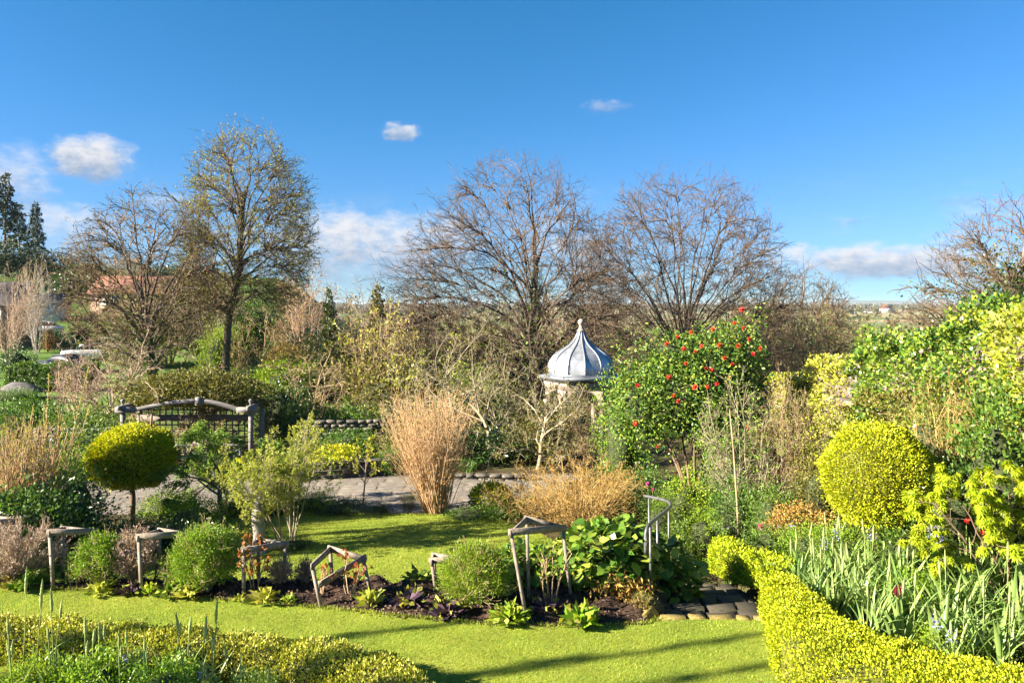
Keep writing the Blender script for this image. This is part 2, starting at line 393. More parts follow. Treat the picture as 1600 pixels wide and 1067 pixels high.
# lawns
BEDF = [(-9.6, 12.35), (-8.8, 12.3), (-8.18, 12.27), (-7.11, 12.19), (-5.45, 11.89), (-3.88, 11.64), (-2.86, 11.44), (-1.67, 11.13), (-.36, 10.84), (.89, 10.74), (1.81, 10.84), (2.16, 11.02)]
UP_LAWN = BEDF + [(3.6, 11.0), (3.8, 10.4), (3.7, 9.2), (3.5, 7), (3.2, 3), (-12, 3), (-13, 12.2)]
LOW_LAWN = [(-10.2, 13.75), (-9.9, 16.5), (-9.0, 18.3), (-7.6, 19.3), (-5.2, 19.75), (-3.0, 19.8), (-1.6, 19.75), (-.5, 19.4), (.4, 18.6), (1.0, 17.4), (1.4, 15.6), (1.6, 13.75)]
def lawn_mat(nt):
    c = ramp(nt, noise(nt, .7, 8, .7), [(.25, (.12, .19, .02)), (.45, (.2, .27, .025)), (.6, (.27, .31, .035)), (.78, (.36, .34, .08))])
    c = mixc(nt, .35, c, ramp(nt, noise(nt, 55, 4, .7), [(.35, (.06, .12, .012)), (.65, (.27, .33, .05))]))
    p = nd(nt, 'ShaderNodeBsdfPrincipled', Roughness=.85); p.inputs['Specular IOR Level'].default_value = .15; nt.links.new(c, p.inputs['Base Color'])
    bp = nd(nt, 'ShaderNodeBump', Strength=.9, Distance=.03); nt.links.new(noise(nt, 70, 4, .7), bp.inputs['Height']); nt.links.new(bp.outputs[0], p.inputs['Normal'])
    return p.outputs[0]
M_lawn = mat('lawn', lawn_mat)
M_blade = leaf_mat('grass_blade', [(.13, .21, .018), (.23, .3, .028), (.31, .35, .045), (.42, .39, .13)], .4, .6, .2, .42)
def poly_mesh(name, poly, z, m):
    me = bpy.data.meshes.new(name); me.from_pydata([(x, y, z) for x, y in poly], [], [tuple(range(len(poly)))]); me.materials.append(m); return me
def blades(name, poly, z, dens, h, w, y0, y1, x0, x1):
    n = int((x1 - x0) * (y1 - y0) * dens); x = rng.uniform(x0, x1, n); y = rng.uniform(y0, y1, n)
    # keep only what the lens could see, with a margin for a step to the side
    k = inpoly(x + rng.normal(0, .02, n), y + rng.normal(0, .02, n), poly) & (np.abs(x) < y * .80 + .5); x, y = x[k], y[k]; n = len(x)
    a = rng.uniform(0, 2 * PI, n); hh_ = h * rng.uniform(.5, 1.3, n); lean = rng.normal(0, .45, (n, 2)) * hh_[:, None]
    ca, sa = np.cos(a) * w / 2, np.sin(a) * w / 2; zz = z + 0 * x
    V = np.stack([np.stack([x - ca, y - sa, zz], -1), np.stack([x + ca, y + sa, zz], -1), np.stack([x + lean[:, 0], y + lean[:, 1], zz + hh_], -1)], 1).reshape(-1, 3)
    return mesh(name, V, np.arange(n * 3).reshape(-1, 3), M_blade)
lu = struct('lawn', poly_mesh('upper_lawn', UP_LAWN, .012, M_lawn), label='sunlit mown grass path between the box hedge and the rose bed')
ll = struct('lawn', poly_mesh('lower_lawn', LOW_LAWN, -.885, M_lawn), label='lower mown lawn crossed by long shadows')
struct('grass', blades('grass_up', UP_LAWN, .012, 2500, .024, .0065, 8.1, 12.4, -10, 4), label='short grass blades of the upper lawn', kind='stuff', cat='grass')
struct('grass', blades('grass_low', LOW_LAWN, -.885, 1100, .03, .011, 13.7, 19.9, -10.5, 1.7), label='short grass blades of the lower lawn', kind='stuff', cat='grass')

# ragged longer blades along the cut edges, and a few fallen leaves
er = R0 = np.random.default_rng(44); ev = []
for poly, z in ((BEDF, .0), (LOW_LAWN, -.89)):
    pl = np.array(poly, float); sg = np.linalg.norm(np.diff(pl, axis=0), axis=1); cu = np.r_[0, np.cumsum(sg)]; n = int(cu[-1] * 330); u = er.uniform(0, cu[-1], n)
    ev.append(np.stack([np.interp(u, cu, pl[:, 0]) + er.normal(0, .022, n), np.interp(u, cu, pl[:, 1]) + er.normal(.005, .022, n), np.full(n, z)], -1))
ev = np.concatenate(ev); n = len(ev)
struct('edge_grass', mesh('edge_grass', *leaves(er, ev, er.normal(0, .5, (n, 3)) + [0, .1, 1], er.uniform(.03, .085, n), np.full(n, .009), .2), M_blade), label='longer ragged grass along the lawn edges', kind='stuff', cat='grass')
n = 90; x = er.uniform(-8, 3.4, n); y = er.uniform(8.6, 12, n); k = inpoly(x, y, UP_LAWN); c = np.stack([x, y, np.full(n, .03)], -1)[k]
struct('fallen_leaves', mesh('fallen_leaves', *leaves(er, c, er.normal(0, 1, c.shape) * [1, 1, .15], er.uniform(.025, .05, len(c)), er.uniform(.015, .03, len(c)), .2, .8), leaf_mat('fallen', [(.1, .06, .03), (.2, .13, .06), (.28, .2, .1)], .1, .8, .2)), label='scattered fallen leaves on the upper lawn', kind='stuff', cat='leaves')
# the rose bed: dug earth with mulch
M_soil = rough_mat('soil', [(.3, (.018, .011, .008)), (.5, (.04, .025, .018)), (.68, (.075, .048, .033)), (.8, (.11, .08, .06))], 7, .95, 8, bump=1.0, bscale=30, spec=.15)
M_mulch = leaf_mat('mulch', [(.02, .013, .01), (.05, .03, .022), (.09, .055, .04), (.15, .10, .075)], 0, .9, .1, .3)
bx = np.linspace(-9.6, 2.12, 190); fy = np.interp(bx, [p[0] for p in BEDF], [p[1] for p in BEDF]) - .02
vv = np.linspace(0, 1, 22); BX, VV = np.meshgrid(bx, vv); BY = fy[None] * (1 - VV) + 13.3 * VV
br = np.random.default_rng(3); BZ = H(BX, BY) + .02 + .06 * np.sin(np.minimum(VV * 2.2, 1) * PI / 2)
for k in range(26):
    q = br.uniform(-14, 14, 2); BZ += .012 * np.sin(BX * q[0] + BY * q[1] + br.uniform(0, 6)) * np.minimum(VV * 6, 1)
BZ[0] = .0
m_ = len(bx); ii = (np.arange(len(vv) - 1) * m_)[:, None]; jj = np.arange(m_ - 1)[None]
struct('flower_bed', mesh('flower_bed', np.stack([BX, BY, BZ], -1).reshape(-1, 3), np.stack([ii + jj, ii + jj + 1, ii + m_ + jj + 1, ii + m_ + jj], -1).reshape(-1, 4), M_soil, True), label='curved bed of dark dug soil planted with roses')
n = 9000; i = rng.integers(0, len(vv) * m_, n); c = np.stack([BX, BY, BZ], -1).reshape(-1, 3)[i] + rng.normal(0, .03, (n, 3)) * np.array([1, 1, .25])
struct('mulch', mesh('mulch', *leaves(rng, c + [0, 0, .015], rng.normal(0, 1, (n, 3)) * [1, 1, .35], rng.uniform(.02, .07, n), rng.uniform(.015, .04, n), .3), M_mulch), label='dark bark chips and clods strewn over the rose bed', kind='stuff', cat='mulch')

# ------------------------------------------------------------------ stone pieces
def stone_mesh(r, i, rnd=.16, jit=.05):
    g = np.array([-.5, 0, .5]); V = []; idx = {}
    for a in range(3):
        for b in range(3):
            for c in range(3):
                if (a, b, c) != (1, 1, 1): idx[(a, b, c)] = len(V); V.append((g[a], g[b], g[c]))
    V = np.array(V); L_ = np.linalg.norm(V, axis=1, keepdims=True); V = V * (1 - rnd) + V / L_ * .62 * rnd
    V = V + r.normal(0, jit, V.shape); V = V / (np.abs(V).max(0) * 2)
    F = []
    for ax in range(3):
        for s in (0, 2):
            for u in range(2):
                for v in range(2):
                    q = []
                    for (du, dv) in ((0, 0), (1, 0), (1, 1), (0, 1)):
                        t = [0, 0, 0]; t[ax] = s; t[(ax + 1) % 3] = u + du; t[(ax + 2) % 3] = v + dv; q.append(idx[tuple(t)])
                    F.append(q if s == 2 else q[::-1])
    return mesh('stone_%d' % i, V, np.array(F))
sr = np.random.default_rng(8)
STONES = [stone_mesh(sr, i) for i in range(6)]; SLABS = [stone_mesh(sr, 10 + i, .06, .025) for i in range(5)]
M_stone = rough_mat('rubble_stone', [(.3, (.04, .036, .03)), (.5, (.095, .085, .07)), (.7, (.17, .15, .125))], 4, .9, 7, bump=.7, vary=.45)
M_slate = rough_mat('step_stone', [(.3, (.025, .021, .016)), (.5, (.055, .047, .036)), (.66, (.05, .05, .02)), (.8, (.13, .12, .11))], 5, .95, 7, bump=.6, vary=.4)
M_flag = rough_mat('flagstone', [(.25, (.085, .075, .06)), (.45, (.165, .145, .12)), (.6, (.22, .195, .165)), (.75, (.31, .28, .245))], 2.6, .9, 9, bump=.6, vary=.16)
M_wallst = rough_mat('pale_wall_stone', [(.3, (.1, .075, .058)), (.5, (.18, .14, .11)), (.7, (.26, .21, .175))], 4, .9, 7, bump=.7, vary=.25)
M_core = rough_mat('wall_core', [(.3, (.05, .045, .035)), (.7, (.1, .085, .065))], 6, .95)
M_moss = rough_mat('mossy_stone', [(.35, (.10, .085, .05)), (.5, (.22, .17, .05)), (.65, (.3, .22, .05)), (.8, (.2, .18, .14))], 9, .95, 7, bump=.8, vary=.25)
def stone_wall(name, label, a, b, z0, h, ch=.17, thick=.32, m=M_stone, ln=(.22, .5), ha=None, coping=None, seed=1, drop=0):
    r = np.random.default_rng(seed); a, b = np.array(a, float), np.array(b, float); d = b - a; L_ = np.linalg.norm(d); rz = math.atan2(d[1], d[0])
    t = thing(name, label, 'wall', (a[0], a[1], z0), rz=rz)
    g = G(); hb = h if ha is None else ha
    g.add([(0, -thick * .3, -.3), (L_, -thick * .3, -.3), (L_, thick * .4, -.3), (0, thick * .4, -.3), (0, -thick * .3, h - .03), (L_, -thick * .3, hb - .03), (L_, thick * .4, hb - .03), (0, thick * .4, h - .03)], BOXF)
    part('wall_core', g.mesh('wall_core'), t, M_core)
    z = 0.0
    while z < max(h, hb) - .03:
        c_ = ch * r.uniform(.8, 1.2); x = -r.random() * .2
        while x < L_:
            w = r.uniform(*ln); top = h + (hb - h) * np.clip((x + w / 2) / L_, 0, 1)
            if z + c_ * .5 < top:
                part('stone', STONES[r.integers(6)], t, m, (x + w / 2, r.normal(0, .012), z + c_ / 2), (r.normal(0, .03), r.normal(0, .03), r.normal(0, .03)), (w * .97, thick * r.uniform(.92, 1.08), c_ * .96))
            x += w
        z += c_
    if coping:
        x = -.1
        while x < L_:
            w = r.uniform(.5, .9); zt = h + (hb - h) * np.clip((x + w / 2) / L_, 0, 1)
            part('coping_stone', SLABS[r.integers(5)], t, m, (x + w / 2, 0, zt + .04), (0, -math.atan2(hb - h, L_), r.normal(0, .02)), (w * .98, thick * 1.25, coping)); x += w
    return t
# terrace with flagstones
struct('terrace', poly_mesh('terrace', [(-14, 20.2), (2.2, 20.2), (2.2, 25.0), (-14, 25.0)], -1.02, rough_mat('joint', [(.3, (.11, .085, .06)), (.6, (.19, .155, .115)), (.75, (.12, .12, .06))], 5, .95)), label='paved terrace beyond the lower lawn')
terr = bpy.data.objects['terrace']; fr = np.random.default_rng(21); y = 20.3
while y < 24.9:
    dy = fr.uniform(.45, .8); x = -13.2 + fr.uniform(-.4, 0)
    while x < 1.9:
        w = fr.uniform(.5, 1.15)
        part('flagstone', SLABS[fr.integers(5)], terr, M_flag, (x + w / 2, y + dy / 2, -1.035 + fr.normal(0, .004)), (fr.normal(0, .006), fr.normal(0, .006), fr.normal(0, .012)), (w - .01, dy - .01, .055)); x += w
    y += dy
stone_wall('retaining_wall', 'low stone wall holding the yellow spurge bed behind the terrace', (X(462, 24.3), 24.3), (X(606, 25.2), 25.2), -1.05, .48, seed=2, coping=.07)
stone_wall('kerb_wall', 'ankle-high rubble edging along the terrace beside the tall brown grass', (X(692, 24.6), 24.6), (X(830, 24.4), 24.4), -1.05, .2, ch=.1, seed=3)
stone_wall('boundary_wall', 'dark stone wall at the back of the garden right of the trellis', (X(478, 29), 29), (X(612, 29.4), 29.4), -1.0, 1.12, ch=.13, ln=(.2, .5), seed=4)
stone_wall('bank_wall', 'shaded stone wall behind the round golden topiary', (X(60, 28), 28), (X(196, 27.6), 27.6), -1.4, 1.5, ch=.13, ln=(.2, .5), seed=6)

# steps
st = thing('garden_steps', 'worn stone steps sinking into shade beside the metal handrail', 'steps', (2.85, 11.1, 0))
gr_ = np.random.default_rng(31); y = 0.12; z = -.06
for k in range(6):
    for row in range(2):
        dep = .31; xc = .24 * (y + dep / 2); x = xc - .78 + .06 * k - gr_.uniform(0, .15); xe = xc + .78 - .05 * k
        while x < xe - .05:
            w = min(gr_.uniform(.2, .62), xe - x + .05)
            part('step_stone', SLABS[gr_.integers(5)], st, M_slate, (x + w / 2, y + dep / 2 + gr_.normal(0, .02), z - .08 + gr_.normal(0, .012)), (gr_.normal(0, .02), gr_.normal(0, .02), gr_.normal(0, .05)), (w - .02, dep * gr_.uniform(.85, 1.05), .17)); x += w
        y += dep
    z -= .165
x = 2.12
while x < 3.6:                                   # mossy kerb where the lawn ends
    w = gr_.uniform(.22, .48)
    part('kerb_stone', STONES[gr_.integers(6)], st, M_moss, (x + w / 2 - 2.85, -.02 + gr_.normal(0, .02), -.05), (0, 0, gr_.normal(0, .1)), (w, .22, .16)); x += w
rk = thing('stone_edging', 'leaning stones edging the left side of the steps', 'edging', (2.05, 11.2, 0))
for k in range(26):
    yy = k * .125; xx = .22 * yy + gr_.normal(0, .04) - .02; zz = -.04 - .17 * yy
    part('stone', STONES[gr_.integers(6)], rk, M_slate if k % 3 else M_moss, (xx, yy, zz + gr_.uniform(-.05, .06)), (gr_.normal(0, .2), .5 + gr_.normal(0, .15), gr_.normal(.4, .3)), (.38, .12, .32))

# ------------------------------------------------------------------ materials of the plants
LM = dict(
 gold=leaf_mat('golden_leaf', [(.12, .19, .006), (.27, .345, .008), (.37, .415, .012), (.46, .465, .03)], .25, .5, .3, .15),
 goldtop=leaf_mat('golden_topiary_leaf', [(.15, .23, .006), (.32, .38, .008), (.44, .46, .012), (.52, .5, .03)], .38, .5, .3, .15),
 boxgold=leaf_mat('variegated_box_leaf', [(.1, .14, .01), (.26, .29, .02), (.42, .42, .05), (.5, .44, .14)], .25, .5, .35, .35),
 dark=leaf_mat('dark_green_leaf', [(.012, .035, .008), (.03, .075, .012), (.055, .12, .018)], .15, .4, .5, .3),
 mid=leaf_mat('mid_green_leaf', [(.04, .095, .012), (.08, .16, .02), (.14, .22, .03)], .28, .5, .35, .3),
 fresh=leaf_mat('fresh_green_leaf', [(.10, .2, .012), (.18, .31, .02), (.28, .37, .035)], .35, .5, .3, .25),
 lime=leaf_mat('lime_leaf', [(.2, .25, .03), (.33, .36, .05), (.43, .42, .1)], .35, .5, .3, .2),
 olive=leaf_mat('olive_leaf', [(.06, .07, .012), (.12, .125, .02), (.19, .18, .04), (.15, .11, .04)], .25, .55, .3, .3),
 straw=leaf_mat('straw', [(.30, .19, .08), (.42, .29, .14), (.5, .38, .22), (.36, .2, .1)], .15, .7, .2, .2),
 rust=leaf_mat('rust_leaf', [(.25, .1, .035), (.36, .2, .05), (.42, .28, .08), (.3, .27, .06)], .25, .6, .2, .25),
 grey=leaf_mat('grey_leaf', [(.18, .2, .15), (.26, .27, .2), (.34, .33, .26)], .2, .6, .2, .2),
 glossy=leaf_mat('camellia_leaf', [(.028, .075, .014), (.065, .14, .02), (.15, .22, .03), (.28, .3, .05)], .2, .45, .22, .3),
 ivy=leaf_mat('ivy_leaf', [(.03, .08, .012), (.08, .16, .018), (.2, .28, .025), (.38, .4, .06)], .25, .4, .45, .3),
 ivydark=leaf_mat('dark_ivy_leaf', [(.02, .045, .01), (.045, .085, .014), (.09, .12, .02)], .2, .45, .4, .3),
 wallgold=leaf_mat('wall_climber_leaf', [(.22, .28, .015), (.4, .43, .03), (.5, .5, .08), (.12, .2, .02), (.5, .42, .2)], .3, .5, .3, .2),
 maple=leaf_mat('golden_maple_leaf', [(.2, .32, .01), (.31, .42, .015), (.42, .48, .03)], .4, .5, .25, .12),
 maplegreen=leaf_mat('green_maple_leaf', [(.09, .17, .02), (.17, .26, .04), (.27, .34, .07)], .38, .5, .25, .2),
 strap=leaf_mat('strap_leaf', [(.12, .22, .05), (.2, .31, .08), (.3, .39, .13)], .3, .42, .4, .25),
 spike=leaf_mat('flower_bud', [(.24, .32, .1), (.33, .4, .15), (.4, .44, .2)], .3, .5, .3, .15),
 violet=leaf_mat('bugle_leaf', [(.03, .02, .03), (.07, .04, .06), (.11, .07, .1)], .1, .5, .3, .2),
 bud=leaf_mat('bud', [(.18, .19, .03), (.3, .31, .05), (.4, .41, .09)], .3, .6, .2, .2),
 lavender=leaf_mat('lavender_leaf', [(.24, .18, .17), (.34, .26, .24), (.42, .32, .27), (.3, .22, .12)], .15, .7, .2, .2),
 conifer=leaf_mat('conifer_needle', [(.012, .028, .012), (.025, .05, .02), (.045, .075, .03)], .1, .6, .3, .3),
 red=leaf_mat('red_petal', [(.55, .03, .02), (.7, .06, .03), (.75, .16, .1)], .3, .5, .3, .1),
 white=leaf_mat('white_petal', [(.7, .68, .6), (.8, .78, .72)], .3, .5, .3, .1),
 blue=leaf_mat('blue_petal', [(.25, .27, .6), (.36, .38, .72), (.48, .5, .78)], .3, .5, .3, .1),
 pink=leaf_mat('pink_petal', [(.5, .06, .25), (.6, .15, .35)], .3, .5, .3, .1),
 yellow=leaf_mat('spurge_bract', [(.5, .5, .01), (.6, .56, .02), (.42, .45, .01)], .3, .5, .3, .1),
 redleaf=leaf_mat('young_red_leaf', [(.3, .06, .03), (.4, .14, .05), (.25, .2, .04)], .3, .45, .3, .2),
)
BK = dict(
 dusk=rough_mat('dark_grey_bark', [(.3, (.05, .038, .03)), (.55, (.1, .078, .06)), (.75, (.17, .14, .11))], 5, .9, 6, bump=.4, stretch=(1, 1, .3)),
 duskt=rough_mat('dark_brown_twig', [(.3, (.07, .046, .03)), (.55, (.125, .087, .056)), (.75, (.19, .14, .095))], 3, .9, 4, bump=0),
 grey=rough_mat('grey_bark', [(.3, (.09, .07, .05)), (.55, (.19, .155, .115)), (.75, (.28, .24, .19))], 5, .9, 6, bump=.5, stretch=(1, 1, .3)),
 brown=rough_mat('brown_bark', [(.3, (.075, .05, .03)), (.55, (.16, .11, .07)), (.75, (.24, .18, .11))], 5, .9, 6, bump=.5, stretch=(1, 1, .3)),
 tan=rough_mat('tan_twig', [(.3, (.2, .135, .075)), (.55, (.33, .24, .145)), (.75, (.43, .33, .22))], 3, .9, 4, bump=0),
 lichen=rough_mat('lichen_bark', [(.3, (.15, .125, .08)), (.55, (.28, .24, .16)), (.75, (.42, .38, .28))], 4, .9, 5, bump=.3),
 straw=rough_mat('dry_stem', [(.3, (.33, .19, .09)), (.5, (.46, .3, .16)), (.75, (.56, .42, .27))], 3, .85, 4, bump=0),
 orange=rough_mat('orange_twig', [(.3, (.28, .16, .05)), (.5, (.4, .27, .1)), (.75, (.47, .38, .16))], 3, .85, 4, bump=0),
 white=rough_mat('birch_bark', [(.3, (.3, .26, .22)), (.6, (.55, .5, .45))], 5, .85, 5, bump=.2),
 pink=rough_mat('pinkish_twig', [(.3, (.27, .18, .13)), (.55, (.4, .29, .21)), (.75, (.5, .38, .29))], 3, .9, 4, bump=0),
 darktw=rough_mat('dark_twig', [(.3, (.05, .038, .028)), (.6, (.11, .085, .065))], 5, .9, 4, bump=0),
 green=rough_mat('green_stem', [(.3, (.1, .14, .03)), (.6, (.18, .24, .06))], 5, .7, 4, bump=0),
)
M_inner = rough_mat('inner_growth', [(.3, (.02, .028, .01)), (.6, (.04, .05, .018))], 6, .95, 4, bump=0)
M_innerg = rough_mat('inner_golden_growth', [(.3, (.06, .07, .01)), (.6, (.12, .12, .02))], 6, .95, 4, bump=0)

# ================================================================== TREES AND THE VALLEY
def env_prof(hs, rs, cx=0, cy=0):
    def f(Pt): return np.hypot(Pt[..., 0] - cx, Pt[..., 1] - cy) < np.interp(Pt[..., 2], hs, rs)
    return f
def make_tree(name, label, loc, r, trunkL, trunkR, levels, env, bark, leaf=None, nleaf=0, lsize=(.1, .05), ivy=0, ivyh=6, roots=None, group=None, twigmat=None, ivymat='ivydark', cat='tree', lt0=.2):
    t = thing(name, label, cat, loc, group)
    if roots is None: roots = ([(0, 0, -.3)], [(0, 0, 1)])
    out = grow(r, roots[0], roots[1], trunkL, trunkR, levels, env)
    part('trunk', wood(out[:2], (10, 6)).mesh('trunk', BK[bark], True), t)
    part('crown', wood(out[2:], (5, 4, 3, 3)).mesh('crown', BK[twigmat or bark], True), t)
    if leaf:
        c, d = on_twigs(r, out[-1], nleaf, lt0); k = len(c)
        part('foliage', mesh('foliage', *leaves(r, c, d + r.normal(0, .6, (k, 3)) + [0, 0, .2], r.uniform(.6, 1.3, k) * lsize[0], r.uniform(.6, 1.3, k) * lsize[1]), LM[leaf]), t)
    if ivy:
        cs = []
        for lev in out[:2]:
            c, d = on_twigs(r, lev, ivy, 0); k = c[:, 2] < ivyh * r.random(len(c)) ** .5; cs.append(c[k])
        c = np.concatenate(cs); o = nrm(r.normal(0, 1, c.shape)); c = c + o * r.uniform(.12, .6, (len(c), 1)) * trunkR / .35 * .8
        part('ivy', mesh('ivy', *leaves(r, c, o + r.normal(0, .5, c.shape), r.uniform(.1, .22, len(c)), r.uniform(.08, .18, len(c))), LM[ivymat]), t)
    return t
lv = lambda **k: k
R_ = np.random.default_rng
def curves(p, dp, q, n, bend=.45):
    """curved shoots from p, leaving along dp, to the tips q"""
    L_ = np.linalg.norm(q - p, axis=1, keepdims=True); c = p + dp * L_ * bend; t = np.linspace(0, 1, n + 1)[None, :, None]
    return (1 - t) ** 2 * p[:, None] + 2 * t * (1 - t) * c[:, None] + t ** 2 * q[:, None]
def crown_out(r, hs, rs, cx, trunk, n1, n2, n3, k4, R, t1=(.25, 1), l4=.7, droop=0.0, ff=.6, jag=.12, upw=.9, upb=.35):
    """a branching skeleton that fills the crown given by radius rs at heights hs"""
    hs, rs = np.array(hs, float), np.array(rs, float); hh_ = np.linspace(hs[0], hs[-1], 200); rr = np.interp(hh_, hs, rs)
    def sample(n, lo, p):
        h = r.choice(hh_, n, p=rr ** p / (rr ** p).sum()); a = r.uniform(0, 2 * PI, n); q = np.interp(h, hs, rs) * (lo + (1 - lo) * r.random(n) ** .6) * (1 + r.normal(0, jag, n))
        return np.stack([cx + q * np.cos(a), q * np.sin(a), h + r.normal(0, .25, n)], -1)
    tr = np.array(trunk, float); out = [(tr[None], np.linspace(R[0], R[0] * .45, len(tr))[None])]
    c = sample(n1 * 30, .82, 1.0); tips = [c[np.argmax(c[:, 2])]]; d = np.linalg.norm(c - tips[0], axis=1)
    for _ in range(n1 - 1): i = int(np.argmax(d)); tips.append(c[i]); d = np.minimum(d, np.linalg.norm(c - c[i], axis=1))
    tips = np.array(tips); el = np.clip((tips[:, 2] - tr[0, 2]) / (hs[-1] - tr[0, 2]), 0, 1); f = (t1[0] + (t1[1] - t1[0]) * np.clip(el * .9 + r.normal(0, .12, n1), 0, 1)) * (len(tr) - 1); i = np.minimum(f.astype(int), len(tr) - 2); w = (f - i)[:, None]
    p = tr[i] * (1 - w) + tr[i + 1] * w; dp = nrm(nrm(tips - p) * .6 + nrm(tr[i + 1] - tr[i]) * upw); P1 = curves(p, dp, tips, 12, .55)
    wob = r.normal(0, .13, P1.shape) * np.sin(np.linspace(0, PI, 13))[None, :, None]; P1 = P1 + (wob + np.roll(wob, 1, 1)) * .5; out.append((P1, R[1] * np.linspace(1, .16, 13)[None] * r.uniform(.7, 1.2, (n1, 1))))
    def attach(prev, q, n, bend, dr, keep=.15):
        m = prev.shape[1]; a0 = max(1, int(m * keep)); pts = prev[:, a0:].reshape(-1, 3); tan = nrm(np.gradient(prev, axis=1))[:, a0:].reshape(-1, 3); base = tr[min(2, len(tr) - 1)]; best = np.empty(len(q), int); rp = np.linalg.norm(pts - base, axis=1)
        for s in range(0, len(q), 400):
            v = q[s:s + 400, None] - pts[None]; D_ = np.linalg.norm(v, axis=2); al = (v * tan[None]).sum(2) / (D_ + 1e-6); best[s:s + 400] = np.argmin(D_ * (1.45 - al) + 3 * np.maximum(0, rp[None] - np.linalg.norm(q[s:s + 400] - base, axis=1)[:, None] + .2), 1)
        Pt = curves(pts[best], nrm(tan[best] + [0, 0, upb]), q - [0, 0, dr], n, bend); Pt[:, 1:-1] += r.normal(0, .035, Pt[:, 1:-1].shape) * np.linalg.norm(q - pts[best], axis=1)[:, None, None]; return Pt
    P2 = attach(P1, sample(n2, ff, 2.0), 6, .4, 0); out.append((P2, R[2] * np.linspace(1, .3, 7)[None] * r.uniform(.7, 1.2, (n2, 1))))
    P3 = attach(P2, sample(n3, ff * .9, 2.0), 2, .35, droop); out.append((P3, R[3] * np.linspace(1, .55, 3)[None] * np.ones((n3, 1))))
    o4 = grow(r, P3[:, 1], nrm(P3[:, 2] - P3[:, 1]), np.clip(np.linalg.norm(P3[:, -1] - P3[:, 0], axis=1), .5, 2.2), R[3], [lv(seg=1, wig=0, up=0), lv(k=k4, seg=1, ang=(15, 50), len=(.3 * l4, .75 * l4), t0=.0, ta=.1, rr=1, up=.06, rmin=R[4])])
    Pt = o4[1][0]; out.append((Pt, np.broadcast_to(np.array([R[4], R[4] * .7])[None], Pt.shape[:2]).copy())); return out
def crown_tree(name, label, loc, out, bark, twig, leaf=None, nleaf=0, lsize=(.1, .05), ivy=0, ivyh=6, ivyr=.3, ivymat='ivydark', seed=1, il=(.1, .22)):
    r = R_(seed); t = thing(name, label, 'tree', loc)
    part('trunk', wood(out[:2], (10, 5)).mesh('trunk', BK[bark], True), t); part('crown', wood(out[2:], (4, 3, 3)).mesh('crown', BK[twig], True), t)
    if leaf:
        c, d = on_twigs(r, out[-1], nleaf, .1); part('foliage', mesh('foliage', *leaves(r, c, d + r.normal(0, .6, d.shape) + [0, 0, .2], r.uniform(.6, 1.3, nleaf) * lsize[0], r.uniform(.6, 1.3, nleaf) * lsize[1]), LM[leaf]), t)
    if ivy:
        cs = [on_twigs(r, lev, ivy, 0)[0] for lev in out[:2]]; c = np.concatenate(cs); c = c[c[:, 2] < ivyh * r.random(len(c)) ** .5]; o = nrm(r.normal(0, 1, c.shape)); c = c + o * r.uniform(.1, 1, (len(c), 1)) * ivyr
        part('ivy', mesh('ivy', *leaves(r, c, o + r.normal(0, .5, c.shape), r.uniform(*il, len(c)), r.uniform(*il, len(c)) * .8), LM[ivymat]), t)
    return t
# the two big bare trees behind the gazebo
crown_tree('bare_tree', 'large bare tree with ivied trunk rising directly behind the domed gazebo', on(830, 50, -.1),
    crown_out(R_(42), [1.5, 3, 5, 8, 10.5, 13, 15.5, 17.3, 18.5], [7, 8.4, 8.8, 8.5, 7.6, 6.3, 4.7, 3.0, 1.2], -1.3, [(0, 0, -.3), (.05, 0, 2), (.1, .1, 4), (-.1, 0, 6.5), (.2, 0, 9), (.3, 0, 12)], 50, 800, 4300, 6, (.36, .1, .038, .017, .0115), (.12, 1), jag=.1, upw=.8), 'dusk', 'duskt', ivy=4200, ivyh=12, ivyr=.45, ivymat='mid')
crown_tree('bare_tree', 'wide dome-shaped bare tree to the right of the gazebo', on(1070, 58, -.1),
    crown_out(R_(7), [1, 3, 6, 9, 12, 15, 17.3, 18.7, 19.4], [7.0, 8.6, 9.1, 8.9, 8.2, 6.9, 5.1, 3.2, 1.2], -.3, [(0, 0, -.3), (0, 0, 1.5), (.1, .1, 3), (-.1, 0, 5), (.1, 0, 7.5)], 56, 850, 4500, 6, (.34, .095, .038, .018, .0128), (.08, 1), jag=.06, upw=.8), 'dusk', 'duskt', ivy=1500, ivyh=7, ivyr=.35)
# left: budding ash and tall poplar
crown_tree('budding_tree', 'spreading budding tree with ivied forked trunk above the parked cars', on(240, 46, -.1),
    crown_out(R_(5), [3.5, 5, 7, 9, 10.8, 12, 12.8], [3.4, 4.6, 4.9, 4.4, 3.2, 2.0, .8], -.5, [(0, 0, -.3), (-.05, 0, 1), (-.2, 0, 2.2), (-.5, .1, 4), (-.7, .1, 6)], 26, 300, 1700, 4, (.26, .1, .04, .017, .012), (.25, 1), droop=.1), 'dusk', 'brown', 'olive', 6500, (.12, .06), ivy=2600, ivyh=5.5, ivyr=.35, ivymat='mid')
crown_tree('poplar_tree', 'tall oval poplar in young leaf standing highest on the left', on(352, 50, -.1),
    crown_out(R_(9), [5, 6.5, 8.5, 10.5, 13, 15, 16.4, 17.2], [2.4, 3.9, 4.4, 4.4, 4.0, 3.2, 2.2, .9], 1.4, [(0, 0, -.3), (.05, 0, 2.5), (.25, 0, 5), (.7, 0, 7), (1.0, 0, 10), (1.2, 0, 13)], 36, 520, 3000, 4, (.27, .08, .032, .015, .011), (.3, .9), jag=.06, upw=1.7, upb=1.0), 'dusk', 'duskt', 'bud', 28000, (.115, .05), ivy=500, ivyh=7, ivyr=.25)
